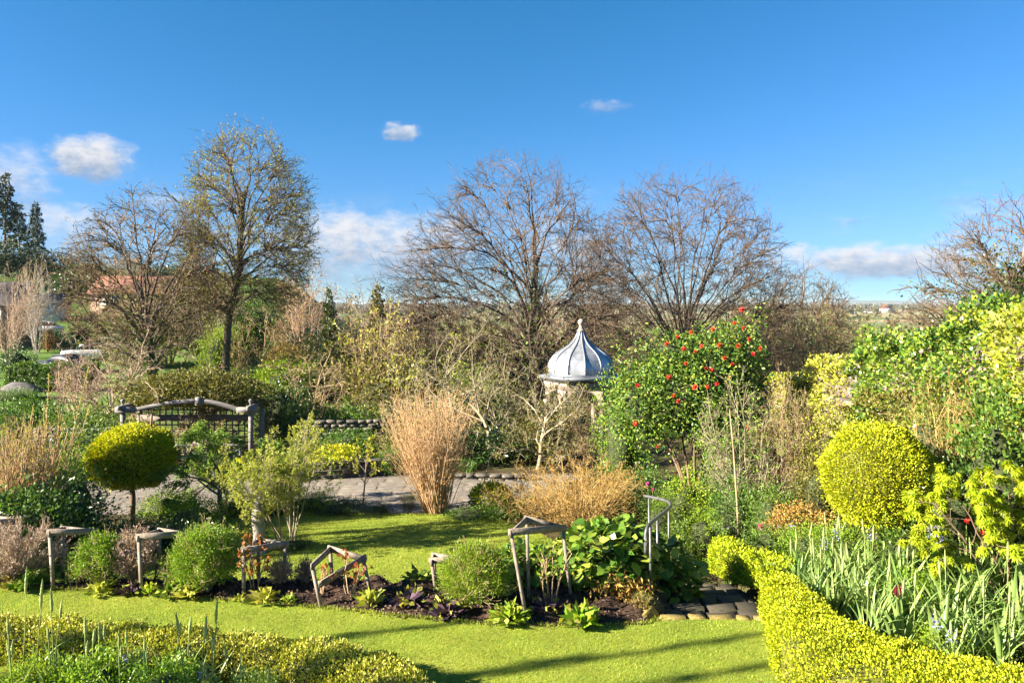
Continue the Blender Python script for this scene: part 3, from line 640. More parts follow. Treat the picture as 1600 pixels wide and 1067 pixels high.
crown_tree('bare_tree', 'bare tree with ivy-smothered limbs beyond the wall at the right edge', on(1590, 36, -.1),
    crown_out(R_(13), [1.2, 3, 5, 7, 9, 10.6, 11.4], [4.6, 5.2, 5.0, 4.2, 3.0, 1.7, .7], 0, [(0, 0, -.3), (0, 0, 1.5), (-.1, 0, 3), (.1, .1, 5), (0, 0, 7.5)], 30, 330, 2100, 4, (.3, .11, .04, .016, .01), (.15, 1), jag=.16), 'dusk', 'duskt', 'olive', 7000, (.07, .04), ivy=14000, ivyh=9.5, ivyr=.7, il=(.08, .18), ivymat='ivydark')
crown_tree('bare_tree', 'small bare tree at the foot of the far right slope', on(1258, 75, -.1),
    crown_out(R_(15), [3, 6, 9, 12, 14, 15.2], [3.2, 4.6, 5.0, 4.2, 2.6, .9], 0, [(0, 0, -.3), (0, 0, 2), (.1, 0, 4.5), (0, 0, 7)], 24, 260, 1400, 4, (.22, .09, .045, .022, .017), (.2, 1), jag=.08), 'dusk', 'duskt')

# ---- unit shapes shared by the shrubs: base at 0, radius 1, height = aspect
ASP = (.65, 1.05, 1.7, 2.7)
def unit_bush(seed, asp, n, ls, shell=.45, amp=.42, up=.25, lim=.09):
    r = R_(seed); m = n // 11; hz = asp / 1.55
    c, d, f = blob(r, m, (1, 1, hz), amp, 30, shell, -.62, .32); k = r.integers(0, len(c), n); sg = lim * r.uniform(.5, 1.5, (len(c), 1))
    p = c[k] + r.normal(0, 1, (n, 3)) * sg[k] + d[k] * (r.random((n, 1)) ** 2) * lim * 1.6
    V, F = leaves(r, p, d[k] * .8 + r.normal(0, .65, (n, 3)) + [0, 0, up], r.uniform(.6, 1.4, n) * ls, r.uniform(.35, .7, n) * ls)
    cv, cf = ball(f, (1, 1, hz), 16, 9, .55, -.62); z0 = np.percentile(V[:, 2], .5); s = np.percentile(np.hypot(V[:, 0], V[:, 1]), 97); h = np.percentile(V[:, 2] - z0, 99.5)
    for A in (V, cv): A[:, 2] = (A[:, 2] - z0) / h * asp; A[:, :2] /= s
    return mesh('bush_leaves_%d' % seed, V, F), mesh('bush_core_%d' % seed, cv, cf, None, True)
BUSH = [[unit_bush(100 + 10 * v + i, a, n, ls, lim=li, up=u) for i, a in enumerate(ASP)] for v, (n, ls, li, u) in enumerate(((4200, .085, .1, .2), (4600, .07, .13, .3), (5200, .06, .07, .2), (3600, .11, .14, .5)))]
def unit_twig(seed, asp, stems, spread, ks, up, rad=.014, wig=.13):
    r = R_(seed); a = r.uniform(0, 2 * PI, stems); s = r.uniform(.05, 1, stems) * spread
    rt = (np.stack([np.cos(a) * .1, np.sin(a) * .1, 0 * a], -1), np.stack([np.cos(a) * s, np.sin(a) * s, 1 + 0 * a], -1)); sz = max(1, asp)
    L_ = [lv(seg=8, wig=wig * .8, up=up, tap=.3)]
    for i, k in enumerate(ks): L_.append(lv(k=k, seg=(6, 3, 1, 1)[i], ang=(20, 62), len=(.32, .62), t0=.15, rr=.55, wig=wig * 1.2, up=up * .7, rmin=(.005, .0032, .0024)[min(i, 2)], tap=.5))
    hh_ = lambda Pt: (np.hypot(Pt[..., 0], Pt[..., 1]) / 1.05) ** 2 + (np.maximum(Pt[..., 2], 0) / (asp * 1.04)) ** 2.4 < 1
    out = grow(r, rt[0], rt[1], r.uniform(.75, 1.2, stems) * sz, rad, L_, hh_); c, d = on_twigs(r, out[-1], 2200, .1)
    return wood(out, (5, 4, 3, 3)).mesh('twig_bush_%d' % seed), mesh('twig_leaves_%d' % seed, *leaves(r, c, d + r.normal(0, .6, d.shape), r.uniform(.025, .06, len(c)), r.uniform(.015, .03, len(c))))
TWIG = [[unit_twig(200 + 10 * v + i, a, *k) for i, a in enumerate(ASP[lo:hi])] for v, (lo, hi, k) in enumerate(((1, 4, (14, .8, (8, 6, 4), .03)), (0, 3, (11, 1.4, (9, 6, 4), -.01, .014, .18)), (1, 4, (20, .45, (7, 6, 3), .06, .012, .08)), (0, 3, (9, 1.2, (9, 7, 4), .0, .018, .2))))]
def place(px, Y, wpx, top, dx=0):
    x, y, z = on(px, Y); zt = CAMH - (top - HOR) / FPX * Y; return (x, y, z - .05), wpx / 2 * Y / FPX, max(.15, zt - z + .05)
def pick(fam, asps, rx, h):
    i = int(np.argmin([abs(math.log(h / rx / a)) for a in asps])); return fam[i], asps[i]
def bush(px, Y, wpx, top, leaf, label, v=0, name='shrub', cat='shrub', group=None, rz=None, core=None, depth=1.0):
    loc, rx, h = place(px, Y, wpx, top); me, a = pick(BUSH[v], ASP, rx, h)
    t = thing(name, label, cat, loc, group, rz if rz is not None else rng.uniform(0, 6.28), (rx, rx * depth, h / a))
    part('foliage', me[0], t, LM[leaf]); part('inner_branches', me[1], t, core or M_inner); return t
def twigs(px, Y, wpx, top, bark, label, v=0, leaf=None, name='bare_shrub', cat='shrub', group=None, rz=None):
    loc, rx, h = place(px, Y, wpx, top); asps = ASP[1:4] if v in (0, 2) else ASP[0:3]; me, a = pick(TWIG[v], asps, rx, h)
    t = thing(name, label, cat, loc, group, rz if rz is not None else rng.uniform(0, 6.28), (rx, rx, h / a))
    part('branches', me[0], t, BK[bark])
    if leaf: part('foliage', me[1], t, LM[leaf])
    return t
# conifers
def conifer_mesh(seed, n=60, droop=.25, gap=0.0, slim=.32):
    r = R_(seed); C, D, Ls = [], [], []; g = G(); g.add(*tube1([(0, 0, 0), (0, 0, .5), (0, 0, 1)], (.02, .012, .003), 6))
    for k in range(n):
        h = .06 + .93 * (k / n) ** .9; a = k * 2.4 + r.normal(0, .3); L_ = slim * (1 - h) ** .8 * r.uniform(.7, 1.15) + .02
        if r.random() < gap: continue
        m = max(10, int(200 * L_ / slim * .8)); s = r.random(m) ** .7
        p = np.stack([np.cos(a) * L_ * s, np.sin(a) * L_ * s, h - droop * L_ * s * s + r.normal(0, .008, m)], -1) + r.normal(0, .014, (m, 3))
        C.append(p); D.append(np.tile([np.cos(a), np.sin(a), -.3], (m, 1)) + r.normal(0, .5, (m, 3)))
        e = np.array([np.cos(a) * L_, np.sin(a) * L_, h - droop * L_]); g.add(*tube1([(0, 0, h), e * .5 + np.array([0, 0, h]) * .5, e], (.006, .004, .001), 3, False))
    C, D = np.concatenate(C), np.concatenate(D); n = len(C)
    return mesh('conifer_needles_%d' % seed, *leaves(r, C, D, r.uniform(.02, .05, n), r.uniform(.012, .025, n))), g.mesh('conifer_wood_%d' % seed)
CON = [conifer_mesh(301), conifer_mesh(302, 46, .1, .25, .24)]
def conifer(px, Y, wpx, top, base, label, v=0, leaf='conifer'):
    x = X(px, Y); z0 = Hs(x, Y) if base is None else CAMH - (base - HOR) / FPX * Y; z0 = min(z0, Hs(x, Y) + 0) - .2; zt = CAMH - (top - HOR) / FPX * Y; h = zt - z0; s = wpx / 2 * Y / FPX / (.32 if v == 0 else .24)
    t = thing('conifer_tree', label, 'tree', (x, Y, z0), None, rng.uniform(0, 6), (s, s, h)); part('crown', CON[v][0], t, LM[leaf]); part('trunk', CON[v][1], t, BK['brown'])
# ---- left hillside
conifer(56, 125, 46, 316, None, 'dark pointed spruce on the left skyline beneath the cloud')
conifer(8, 118, 60, 268, None, 'tallest dark pine cut by the left edge of the picture', 1)
conifer(30, 132, 40, 318, None, 'thin pine between the edge pine and the pointed spruce', 1)
bush(10, 112, 120, 375, 'conifer', 'dark evergreen mass below the pines at the left edge', 1, 'evergreen_tree', 'tree')
bush(78, 116, 95, 392, 'conifer', 'dark evergreen tree under the pointed spruce', 0, 'evergreen_tree', 'tree')
bush(132, 112, 62, 386, 'olive', 'brown-green round tree against the sky above the red roof', 1, 'oak_tree', 'tree')
bush(108, 105, 70, 420, 'dark', 'dark shrub mass left of the red roofed house', 3)
twigs(205, 135, 110, 395, 'grey', 'hazy bare tree on the skyline behind the red roof', 0, name='bare_tree', cat='tree')
bush(205, 108, 60, 404, 'olive', 'olive tree on the skyline right of the brown-green round tree', 2, 'oak_tree', 'tree')
twigs(58, 70, 62, 398, 'white', 'silver birch with white stems and pinkish drooping twigs', 2, name='birch_tree', cat='tree', leaf='rust')
twigs(14, 66, 95, 402, 'pink', 'pale bare tree in front of the brick cottage at the left edge', 0, name='bare_tree', cat='tree')
bush(25, 58, 70, 535, 'dark', 'dark laurel at the left edge above the clipped hedge', 0)
bush(85, 72, 60, 515, 'dark', 'dark shrub at the foot of the silver birch', 3)
bush(128, 76, 50, 500, 'mid', 'green shrub below the red roofed house', 1)
bush(76, 70, 22, 502, 'redleaf', 'rusty red shrub beside the silver birch', 2)
twigs(172, 42, 205, 492, 'pink', 'pinkish tangled bare tree in front of the parked cars', 1, name='fruit_tree', cat='tree')
twigs(120, 41, 130, 560, 'pink', 'low pinkish tangled branches left of the overgrown pergola', 3)
bush(300, 66, 150, 428, 'olive', 'yellowish willow behind the forked budding tree', 1, 'willow_tree', 'tree')
bush(205, 62, 110, 452, 'olive', 'olive shrub filling the gap left of the budding tree', 3)
bush(395, 66, 88, 455, 'mid', 'fresh green rounded tree right of the poplar trunk', 0, 'round_tree', 'tree')
bush(345, 58, 90, 498, 'fresh', 'bright green bush behind the poplar trunk', 1)
bush(432, 78, 34, 498, 'redleaf', 'small red-leaved bush on the far meadow', 2)
bush(452, 84, 60, 470, 'dark', 'dark shrub beside the red-leaved bush', 0)
bush(330, 92, 120, 440, 'olive', 'far olive trees behind the poplar', 2, 'far_tree', 'tree')
for i, (px, Y, w, top, lf, v, lab) in enumerate(((160, 140, 90, 410, 'olive', 1, 'olive tree on the slope above the red roof'), (262, 142, 110, 414, 'dark', 0, 'dark tree on the skyline behind the budding tree'), (330, 150, 120, 424, 'olive', 2, 'olive tree on the skyline behind the poplar'), (398, 152, 100, 440, 'olive', 1, 'low olive tree on the skyline right of the poplar trunk'), (445, 140, 70, 452, 'dark', 3, 'small dark tree on the skyline left of the weeping birch'), (170, 100, 70, 452, 'mid', 1, 'green tree at the left gable of the red roofed house'), (300, 84, 90, 470, 'mid', 0, 'green shrub in front of the right end of the brick house'), (225, 80, 80, 478, 'olive', 3, 'olive shrub in front of the brick house'))):
    bush(px, Y, w, top, lf, lab, v, 'hillside_tree', 'tree')
# ---- middle thicket
twigs(480, 75, 135, 414, 'pink', 'pinkish weeping birch right of the poplar', 2, leaf='rust', name='birch_tree', cat='tree')
twigs(560, 82, 150, 424, 'grey', 'hazy grey bare tree behind the ivy column', 0, name='bare_tree', cat='tree')
conifer(514, 60, 44, 446, None, 'narrow column of dark ivy over a dead tree', 1, 'ivydark')
conifer(590, 64, 66, 440, None, 'brownish pointed larch left of the big bare tree', 0, 'olive')
bush(522, 47, 178, 504, 'olive', 'large rounded yellow-green shrub in the middle thicket', 2)
bush(450, 52, 90, 530, 'rust', 'brown bramble mound left of the rounded shrub', 1)
twigs(482, 36, 215, 528, 'tan', 'tangled brown shrub behind the back wall', 1, leaf='olive')
twigs(590, 44, 200, 470, 'tan', 'tall brown thicket in front of the larch', 0, leaf='lime'); bush(560, 50, 130, 525, 'mid', 'green shrub among the brown thicket', 1); bush(655, 48, 120, 540, 'fresh', 'fresh green shrub behind the dry grass', 1); bush(445, 44, 110, 560, 'fresh', 'grassy green bank right of the poplar trunk', 3)
twigs(660, 40, 190, 505, 'lichen', 'pale thicket behind the tall dry grass', 1, leaf='lime')
bush(600, 42, 150, 560, 'olive', 'low olive undergrowth behind the young sapling', 3)
bush(735, 43, 150, 566, 'fresh', 'bright green undergrowth left of the gazebo', 1)
twigs(660, 55, 130, 452, 'brown', 'bare thicket under the left limbs of the big bare tree', 0)
twigs(640, 60, 120, 385, 'grey', 'pale bare tree leaning out left of the big bare tree', 0, name='bare_tree', cat='tree')
bush(860, 62, 240, 520, 'olive', 'olive bushes in the valley behind the dome', 3)
bush(985, 52, 150, 548, 'olive', 'scrubby bush right behind the gazebo', 1)
twigs(985, 46, 170, 520, 'tan', 'tan scrub between the gazebo and the camellia', 0, leaf='olive')
bush(760, 66, 170, 500, 'olive', 'olive scrub under the big bare tree', 1)
twigs(960, 70, 220, 470, 'tan', 'low bare scrub between the two big trees', 1)
bush(690, 78, 200, 505, 'olive', 'hedge of scrub across the valley left of the dome', 3)
for i, (px, Y, w, top, bk, v) in enumerate(((612, 70, 130, 448, 'brown', 0), (690, 66, 140, 455, 'tan', 1), (770, 76, 150, 452, 'brown', 0), (850, 70, 130, 462, 'tan', 3), (920, 80, 150, 450, 'grey', 0), (1000, 74, 140, 458, 'tan', 1), (1090, 84, 150, 455, 'brown', 0), (1160, 70, 130, 464, 'tan', 3), (1215, 88, 110, 462, 'grey', 0), (545, 64, 120, 462, 'tan', 3))):
    twigs(px, Y, w, top, bk, ['bare scrub under the leaning pale tree', 'tan scrub behind the tall dry grass', 'brown scrub under the left side of the big bare tree', 'tan scrub directly behind the dome', 'grey scrub between the two big bare trees', 'tan scrub right of the dome in the valley', 'brown scrub under the wide bare tree', 'tan scrub above the camellia', 'grey scrub left of the small bare tree', 'tan scrub right of the ivy column'][i], v, 'olive' if i % 2 else None)
# ---- right valley
bush(1190, 78, 180, 468, 'olive', 'ivy-covered round tree below the wide bare tree', 1, 'round_tree', 'tree')
bush(1283, 92, 105, 470, 'olive', 'olive round tree left of the view to the farm', 0, 'round_tree', 'tree')
bush(1240, 74, 130, 508, 'ivydark', 'dark scrub below the small bare tree', 3)
bush(1375, 125, 110, 496, 'olive', 'brownish round tree in the middle of the view', 2, 'round_tree', 'tree')
bush(1335, 105, 90, 520, 'ivydark', 'dark thicket left of the brownish round tree', 1)
bush(1408, 150, 50, 506, 'olive', 'small round tree right of the brownish one', 0, 'round_tree', 'tree')
bush(1345, 190, 70, 492, 'olive', 'far round tree above the dark thicket', 1, 'round_tree', 'tree')
bush(1300, 240, 50, 489, 'ivydark', 'far dark tree beside the olive round tree', 0, 'round_tree', 'tree')
twigs(1468, 90, 90, 498, 'tan', 'bare bush in front of the pale field', 1)
bush(1370, 88, 150, 556, 'olive', 'hedge at the foot of the slope beyond the ivy wall', 3)
bush(1060, 80, 170, 505, 'olive', 'scrub behind the camellia', 0)
bush(1585, 38.6, 200, 385, 'olive', 'heavy olive ivy mass around the tree at the right edge', 2, 'ivy_tree', 'tree'); bush(1560, 34.5, 130, 452, 'ivydark', 'dark ivy bush just above the wall at the right edge', 1)
twigs(1235, 68, 170, 462, 'brown', 'brown bare scrub in front of the small bare tree', 0, 'olive'); twigs(1120, 66, 150, 468, 'tan', 'golden scrub behind the top of the camellia', 3, 'olive')
for i, (px, Y, w, top, v) in enumerate(((330, 60, 150, 428, 0), (262, 64, 150, 438, 0), (205, 56, 130, 470, 1), (405, 58, 110, 480, 3))): twigs(px, Y, w, top, ['lichen', 'tan', 'lichen', 'tan'][i], ['yellowish thicket behind the poplar trunk', 'yellowish thicket behind the budding tree', 'low yellowish thicket in front of the brick house', 'low yellowish thicket right of the poplar trunk'][i], v, 'olive')
# far hedgerows and woods: a mass nobody could count
r = R_(77); c, s = [], []
for (y0, x0, x1, n_, hh_) in ((420, -300, 420, 60, 5), (620, -500, 620, 80, 6), (900, -900, 900, 130, 8), (1250, -1200, 1200, 200, 9), (1750, -1800, 1800, 330, 11), (2600, -2600, 2600, 520, 15), (3600, -3800, 3800, 640, 20)):
    xx = r.uniform(x0, x1, n_); yy = y0 * (1 + r.normal(0, .05, n_) + .06 * np.sin(xx / y0 * 3))
    for a, b in zip(xx, yy):
        q = nrm(r.normal(0, 1, (20, 3))) * (hh_ * r.uniform(.35, .75)) * np.array([1.3, 1, .7]); q[:, 2] += hh_ * .35; c.append(q + [a, b, float(H(a, b))]); s.append(np.full(20, hh_ * .6))
c = np.concatenate(c); s = np.concatenate(s)
struct('far_woodland', mesh('far_woodland', *leaves(r, c, r.normal(0, 1, c.shape), s * r.uniform(.7, 1.3, len(s)), s * .8), leaf_mat('far_wood', [(.045, .05, .02), (.085, .08, .035), (.13, .11, .055)], 0, .9, .1, .2)), label='distant hedgerows and woods across the valley', kind='stuff', cat='woodland')

# ------------------------------------------------------------------ houses and cars on the left
M_brick = rough_mat('brick_wall', [(.3, (.13, .085, .06)), (.55, (.2, .135, .1)), (.75, (.27, .2, .15))], 2.5, .9, 7, bump=.3)
M_tile = rough_mat('roof_tile', [(.3, (.1, .04, .028)), (.55, (.17, .075, .05)), (.75, (.23, .12, .08))], 2, .9, 7, bump=.4)
M_paint = plain('white_paint', (.75, .75, .72), .5); M_glass = plain('window_glass', (.025, .03, .04), .35, 0, .2)
M_slatef = rough_mat('slate_roof', [(.3, (.07, .065, .065)), (.6, (.13, .12, .12))], 3, .8)
def house(name, label, loc, w, d, hw, hr_, rz, wall, roof, wins=(), chim=(), hip=0.0, cat='house'):
    t = thing(name, label, cat, loc, rz=rz)
    g = G(); g.add(*box((0, 0, hw / 2 - .5), (w, d, hw + 1)))
    if not hip:
        for sx in (-1, 1): g.add([(sx * w / 2, -d / 2, hw), (sx * w / 2, d / 2, hw), (sx * w / 2, 0, hw + hr_)], np.array([[0, 1, 2]]))
    part('wall', g.mesh('wall'), t, wall)
    o = .3; e = w / 2 + o - hip * 0; k = hip * d / 2; th = .12
    V = [(-e, -d / 2 - o, hw - o * .5), (e, -d / 2 - o, hw - o * .5), (e, d / 2 + o, hw - o * .5), (-e, d / 2 + o, hw - o * .5), (-e + k, 0, hw + hr_ + .05), (e - k, 0, hw + hr_ + .05)]
    V = V + [(x, y, z + th) for x, y, z in V]
    part_r = part('roof', mesh('roof', V, [np.array([[0, 1, 5, 4], [2, 3, 4, 5], [6, 7, 11, 10], [8, 9, 10, 11], [0, 1, 7, 6], [2, 3, 9, 8]]), np.array([[7, 8, 11], [9, 6, 10], [1, 2, 5], [3, 0, 4], ])]), t, roof)
    for cx in chim:
        g = G(); g.add(*box((cx, 0, hw + hr_ + .35), (.7, .6, 1.5))); g.add(*box((cx, 0, hw + hr_ + 1.14), (.84, .74, .14)))
        ch = part('chimney', g.mesh('chimney'), part_r, wall)
        for dx in (-.17, .17): g = G(); g.add(*lathe([(.12, 0), (.1, .3), (.13, .32), (.13, .38)], 10, (cx + dx, 0, hw + hr_ + 1.2))); part('chimney_pot', g.mesh('chimney_pot'), part_r, roof)
    for (wx, wz, ww, wh, nx_, nz_) in wins:
        y = -d / 2 - .03
        g = G(); g.add(*box((wx, y, wz), (ww, .05, wh)))
        f = part('window', g.mesh('window'), t, M_glass)
        g = G()
        for i in range(nx_ + 1): g.add(*box((wx - ww / 2 + ww * i / nx_, y - .04, wz), (.075, .06, wh + .1)))
        for i in range(nz_ + 1): g.add(*box((wx, y - .043, wz - wh / 2 + wh * i / nz_), (ww + .1, .06, .075)))
        part('frame', g.mesh('frame'), f, M_paint)
        g = G(); g.add(*box((wx, y - .08, wz - wh / 2 - .1), (ww + .25, .2, .08))); part('sill', g.mesh('sill'), f, M_paint)
    return t
x_, y_ = X(245, 96), 96
house('brick_house', 'long brick house with red tiled roof among the trees at left', (x_, y_, Hs(x_, y_) - .5), 13, 7, 3.4, 2.0, .12, M_brick, M_tile, [(-4.4, 2.6, 1.3, 1.0, 3, 2), (-.8, 2.6, 1.5, 1.0, 3, 2), (3.5, 2.6, 1.3, 1.0, 3, 2)], (-1.6, 4.5))
x_, y_ = X(2, 74), 74
house('brick_cottage', 'small brick cottage with a white window at the left edge', (x_, y_, Hs(x_, y_) - .5), 5.0, 5, 4.6, 2.0, .1, M_brick, M_slatef, [(.95, 3.7, .75, 1.0, 2, 3)], (-1.2,))
x_, y_ = X(66, 92), 92
house('white_outbuilding', 'pale grey low outbuilding half hidden by the silver birch', (x_, y_, Hs(x_, y_) - .3), 5, 4, 2.2, .9, .2, rough_mat('render', [(.3, (.35, .38, .42)), (.7, (.55, .57, .6))], 2, .8), M_slatef, [(-1, 1.2, .8, .8, 2, 2)])
x_, y_ = X(30, 46), 46
house('garden_shed', 'low timber shed with hipped roof below the clipped hedge', (x_, y_, Hs(x_, y_)), 1.5, 1.2, .5, .34, -.25, rough_mat('shed_board', [(.3, (.1, .085, .07)), (.7, (.2, .17, .13))], 4, .9, stretch=(.3, 3, 3)), M_slatef, [], (), hip=.9, cat='shed')
x_, y_ = X(1385, 1500), 1500
house('farmhouse', 'far pale farmhouse with reddish roof out in the valley fields', (x_, y_, Hs(x_, y_) - 1), 22, 12, 9, 7, .3, plain('farm_wall', (.6, .48, .4), .9), M_tile, [(-6, 5, 2, 2.5, 2, 2), (0, 5, 2, 2.5, 2, 2), (6, 5, 2, 2.5, 2, 2)])
x_, y_ = X(1362, 1480), 1480
house('farm_barn', 'low pale barn just left of the far farmhouse', (x_, y_, Hs(x_, y_) - 1), 26, 10, 4, 3, .1, plain('barn_wall', (.5, .48, .44), .9), M_slatef, cat='barn')

def loft(sec):
    """sec: list of closed rings with equal point counts"""
    n, k = len(sec), len(sec[0]); V = np.array(sec, float).reshape(-1, 3); i = (np.arange(n - 1) * k)[:, None]; j = np.arange(k)[None]; j2 = (j + 1) % k
    F = np.stack([i + j, i + j2, i + k + j2, i + k + j], -1).reshape(-1, 4); V = np.vstack([V, np.mean(sec[0], 0), np.mean(sec[-1], 0)])
    T = np.array([[(a + 1) % k, a, n * k] for a in range(k)] + [[(n - 1) * k + a, (n - 1) * k + (a + 1) % k, n * k + 1] for a in range(k)])
    return V, [F, T]
def car_meshes():
    def ring(x, w, z0, z1, tum): return [(x, -w, z0), (x, -w * 1.02, (z0 + z1) / 2), (x, -w * tum, z1 - .05), (x, -w * tum * .9, z1), (x, w * tum * .9, z1), (x, w * tum, z1 - .05), (x, w * 1.02, (z0 + z1) / 2), (x, w, z0)]
    g = G(); g.add(*loft([ring(-2.1, .62, .45, .72, .9), ring(-2.0, .78, .25, .85, .93), ring(-1.3, .86, .2, .92, .95), ring(0, .88, .2, .95, .95), ring(1.0, .87, .2, .96, .95), ring(1.8, .82, .25, .95, .93), ring(2.1, .68, .4, .85, .9)]))
    b = g.mesh('car_body', None, True)
    g = G(); g.add(*loft([ring(-1.15, .74, .88, .93, .98), ring(-.45, .72, .88, 1.38, .82), ring(.2, .72, .88, 1.46, .8), ring(1.1, .71, .88, 1.4, .8), ring(1.75, .7, .88, .98, .98)])); c = g.mesh('car_cabin', None, True)
    g = G(); g.add(*loft([[(x, -w, z), (x, -w * .9, z + .035), (x, w * .9, z + .035), (x, w, z), (x, w * .9, z - .03), (x, -w * .9, z - .03)] for x, w, z in ((-.5, .57, 1.36), (.2, .59, 1.445), (1.15, .58, 1.37), (1.3, .56, 1.29))])); rf = g.mesh('car_roof', None, True)
    g = G(); g.add(*lathe([(.2, -.1), (.3, -.11), (.33, -.08), (.33, .08), (.3, .11), (.2, .1)], 18)); ty = g.mesh('tyre', None, True)
    g = G(); g.add(*lathe([(.001, -.07), (.08, -.1), (.21, -.095), (.21, .095), (.08, .1), (.001, .07)], 12)); rm = g.mesh('rim', None, True)
    g = G(); g.add(*loft([[(x, -.14 + s, z) for x, z in ((0, 0), (.09, 0), (.12, .1), (.03, .12))] for s in (0, .28)])); hl = g.mesh('headlight')
    g = G()
    for s in (-1, 1):
        for xa, xb in ((-.42, -.5), (.3, .3), (1.05, 1.25)): g.add(*bar((xa, s * .585, 1.39), (xb, s * .735, .9), .06, .03, (0, s, 0)))
    pl = g.mesh('pillars')
    return b, c, rf, ty, rm, hl, pl
CAR = car_meshes(); M_tyre = plain('tyre_rubber', (.02, .02, .02), .8); M_rim = plain('alloy', (.5, .5, .52), .35, .8); M_lens = plain('lens', (.7, .72, .75), .15)
def car(px, Y, label, col, rz, dz=0):
    x, y, z = on(px, Y); m = plain('car_paint_%s' % col[0], col[1], .5, .0, .15)
    t = thing('parked_car', label, 'car', (x, y, z + dz), 'cars parked below the house', rz)
    part('body', CAR[0], t, m); part('windows', CAR[1], t, M_glass); part('roof', CAR[2], t, m); part('window_pillars', CAR[6], t, m)
    for sx in (-1.3, 1.32):
        for sy in (-1, 1):
            w = part('wheel', CAR[3], t, M_tyre, (sx, sy * .78, .33), (PI / 2, 0, 0)); part('rim', CAR[4], w, M_rim)
    for sy in (-1, 1): part('headlight', CAR[5], t, M_lens, (-2.09, sy * .52, .62))
car(84, 56, 'dark blue parked car nearest the clipped hedge', ('navy', (.012, .02, .05)), PI - .5)
car(108, 60, 'dark blue parked car behind and right of the nearest one', ('deep', (.02, .03, .06)), PI - .45)
car(140, 66, 'pale silver parked car behind the pinkish tangled tree', ('silver', (.5, .52, .55)), .3)
car(166, 70, 'white parked car glimpsed through the pinkish tree', ('white', (.75, .76, .78)), .2)
car(62, 82, 'white parked car beside the birch and the brick cottage', ('ivory', (.7, .74, .8)), .2)
hd = thing('clipped_hedge', 'clipped green hedge screening the parked cars', 'hedge', on(82, 50, -.05), sc=(1, 1, 1.38))
r = R_(61); n = 9000; c = r.uniform(-1, 1, (n, 3)) * [2.7, .6, .5]; ax = r.integers(0, 3, n); sg = np.where(r.random(n) < .7, 1, -1)
c[ax == 0, 0] = 2.7 * sg[ax == 0]; c[ax == 1, 1] = -.6 * sg[ax == 1]; c[ax == 2, 2] = .5; c[:, 2] += .7 + .09 * np.sin(c[:, 0] * 3); c += r.normal(0, .06, c.shape)
part('foliage', mesh('hedge_leaf', *leaves(r, c, r.normal(0, 1, c.shape) + [0, -.4, .5], r.uniform(.06, .14, n), r.uniform(.05, .09, n))), hd, LM['mid'])
g = G(); g.add(*box((0, 0, .55), (5.2, 1.1, 1.1))); part('inner_branches', g.mesh('hedge_core'), hd, M_inner)

# ================================================================== GAZEBO
M_lead = rough_mat('lead_sheet', [(.3, (.2, .215, .235)), (.5, (.35, .37, .4)), (.62, (.42, .44, .465)), (.78, (.54, .55, .56))], 3.2, .38, 7, stretch=(1.6, 1.6, .45), bump=.15, bscale=8, metal=.6, spec=.5)
M_leadrib = rough_mat('lead_roll', [(.3, (.12, .135, .16)), (.7, (.24, .26, .29))], 3, .45, 4, bump=.1, metal=.5)
M_pale = rough_mat('pale_stone', [(.3, (.2, .155, .12)), (.55, (.32, .26, .21)), (.75, (.42, .36, .3))], 3.5, .85, 7, bump=.35)
gz = thing('gazebo', 'domed lead-roofed stone gazebo half hidden by shrubs', 'gazebo', (X(908, 31), 31, -1.4))
A0 = math.radians(-90 + 2)               # a corner angle is A0 + 30 + 60k, seen from the camera side
def pol(r_, a, z): return np.array([r_ * math.cos(a), r_ * math.sin(a), z])
zc = 1.25                                # local offset: world z = local - 1.25
ca = [A0 + math.radians(30 + 60 * k) for k in range(6)]
g = G(); g.add(*lathe([(0.001, -.3), (1.95, -.3), (1.95, .12), (1.85, .15), (.001, .15)], 6, rot=ca[0])); part('plinth', g.mesh('plinth'), gz, M_pale)
for a in ca:
    c = pol(1.37, a, 0); g = G()
    g.add(*lathe([(.16, .15), (.16, .27), (.125, .32), (.11, .36), (.105, 1.2), (.095, 1.95), (.12, 1.98), (.12, 2.03), (.16, 2.07), (.16, 2.14), (.001, 2.14)], 14, c)); part('column', g.mesh('column', None, True), gz, M_pale)
for k in range(6):
    a, b = pol(1.37, ca[k], 0), pol(1.37, ca[(k + 1) % 6], 0); d = nrm(b - a); n_ = np.array([d[1], -d[0], 0]); w = np.linalg.norm(b - a); V = []
    tt = np.linspace(0, 1, 15); th = .085; hw_ = w / 2 - .13
    for t in tt:
        u = (t - .5) * 2 * (w / 2); q = abs(u) / hw_; zb = 2.1 + (.46 * math.sqrt(max(0, 1 - q * q)) if q < 1 else 0); p_ = a + d * (u + w / 2)
        for s in (-1, 1): V += [p_ + n_ * th * s + [0, 0, zb], p_ + n_ * th * s + [0, 0, 2.62]]
    F = []
    for i in range(14):
        o = i * 4; F += [[o, o + 4, o + 5, o + 1], [o + 2, o + 3, o + 7, o + 6], [o, o + 2, o + 6, o + 4], [o + 1, o + 5, o + 7, o + 3]]
    g = G(); g.add(V, np.array(F)); part('arch', g.mesh('arch'), gz, M_pale)
    g = G(); g.add(*bar(a * .72 + b * .28 + [0, 0, .85], a * .28 + b * .72 + [0, 0, .85], .07, .07)); g.add(*bar(a * .9 + b * .1 + [0, 0, .85], a * .1 + b * .9 + [0, 0, .85], .06, .06))
    if k not in (0,): part('rail', g.mesh('rail'), gz, M_pale)
g = G(); g.add(*lathe([(1.2, 2.6), (1.47, 2.6), (1.47, 2.76), (1.5, 2.78), (1.5, 2.9), (1.2, 2.9)], 6, rot=ca[0])); part('entablature', g.mesh('entablature'), gz, M_pale)
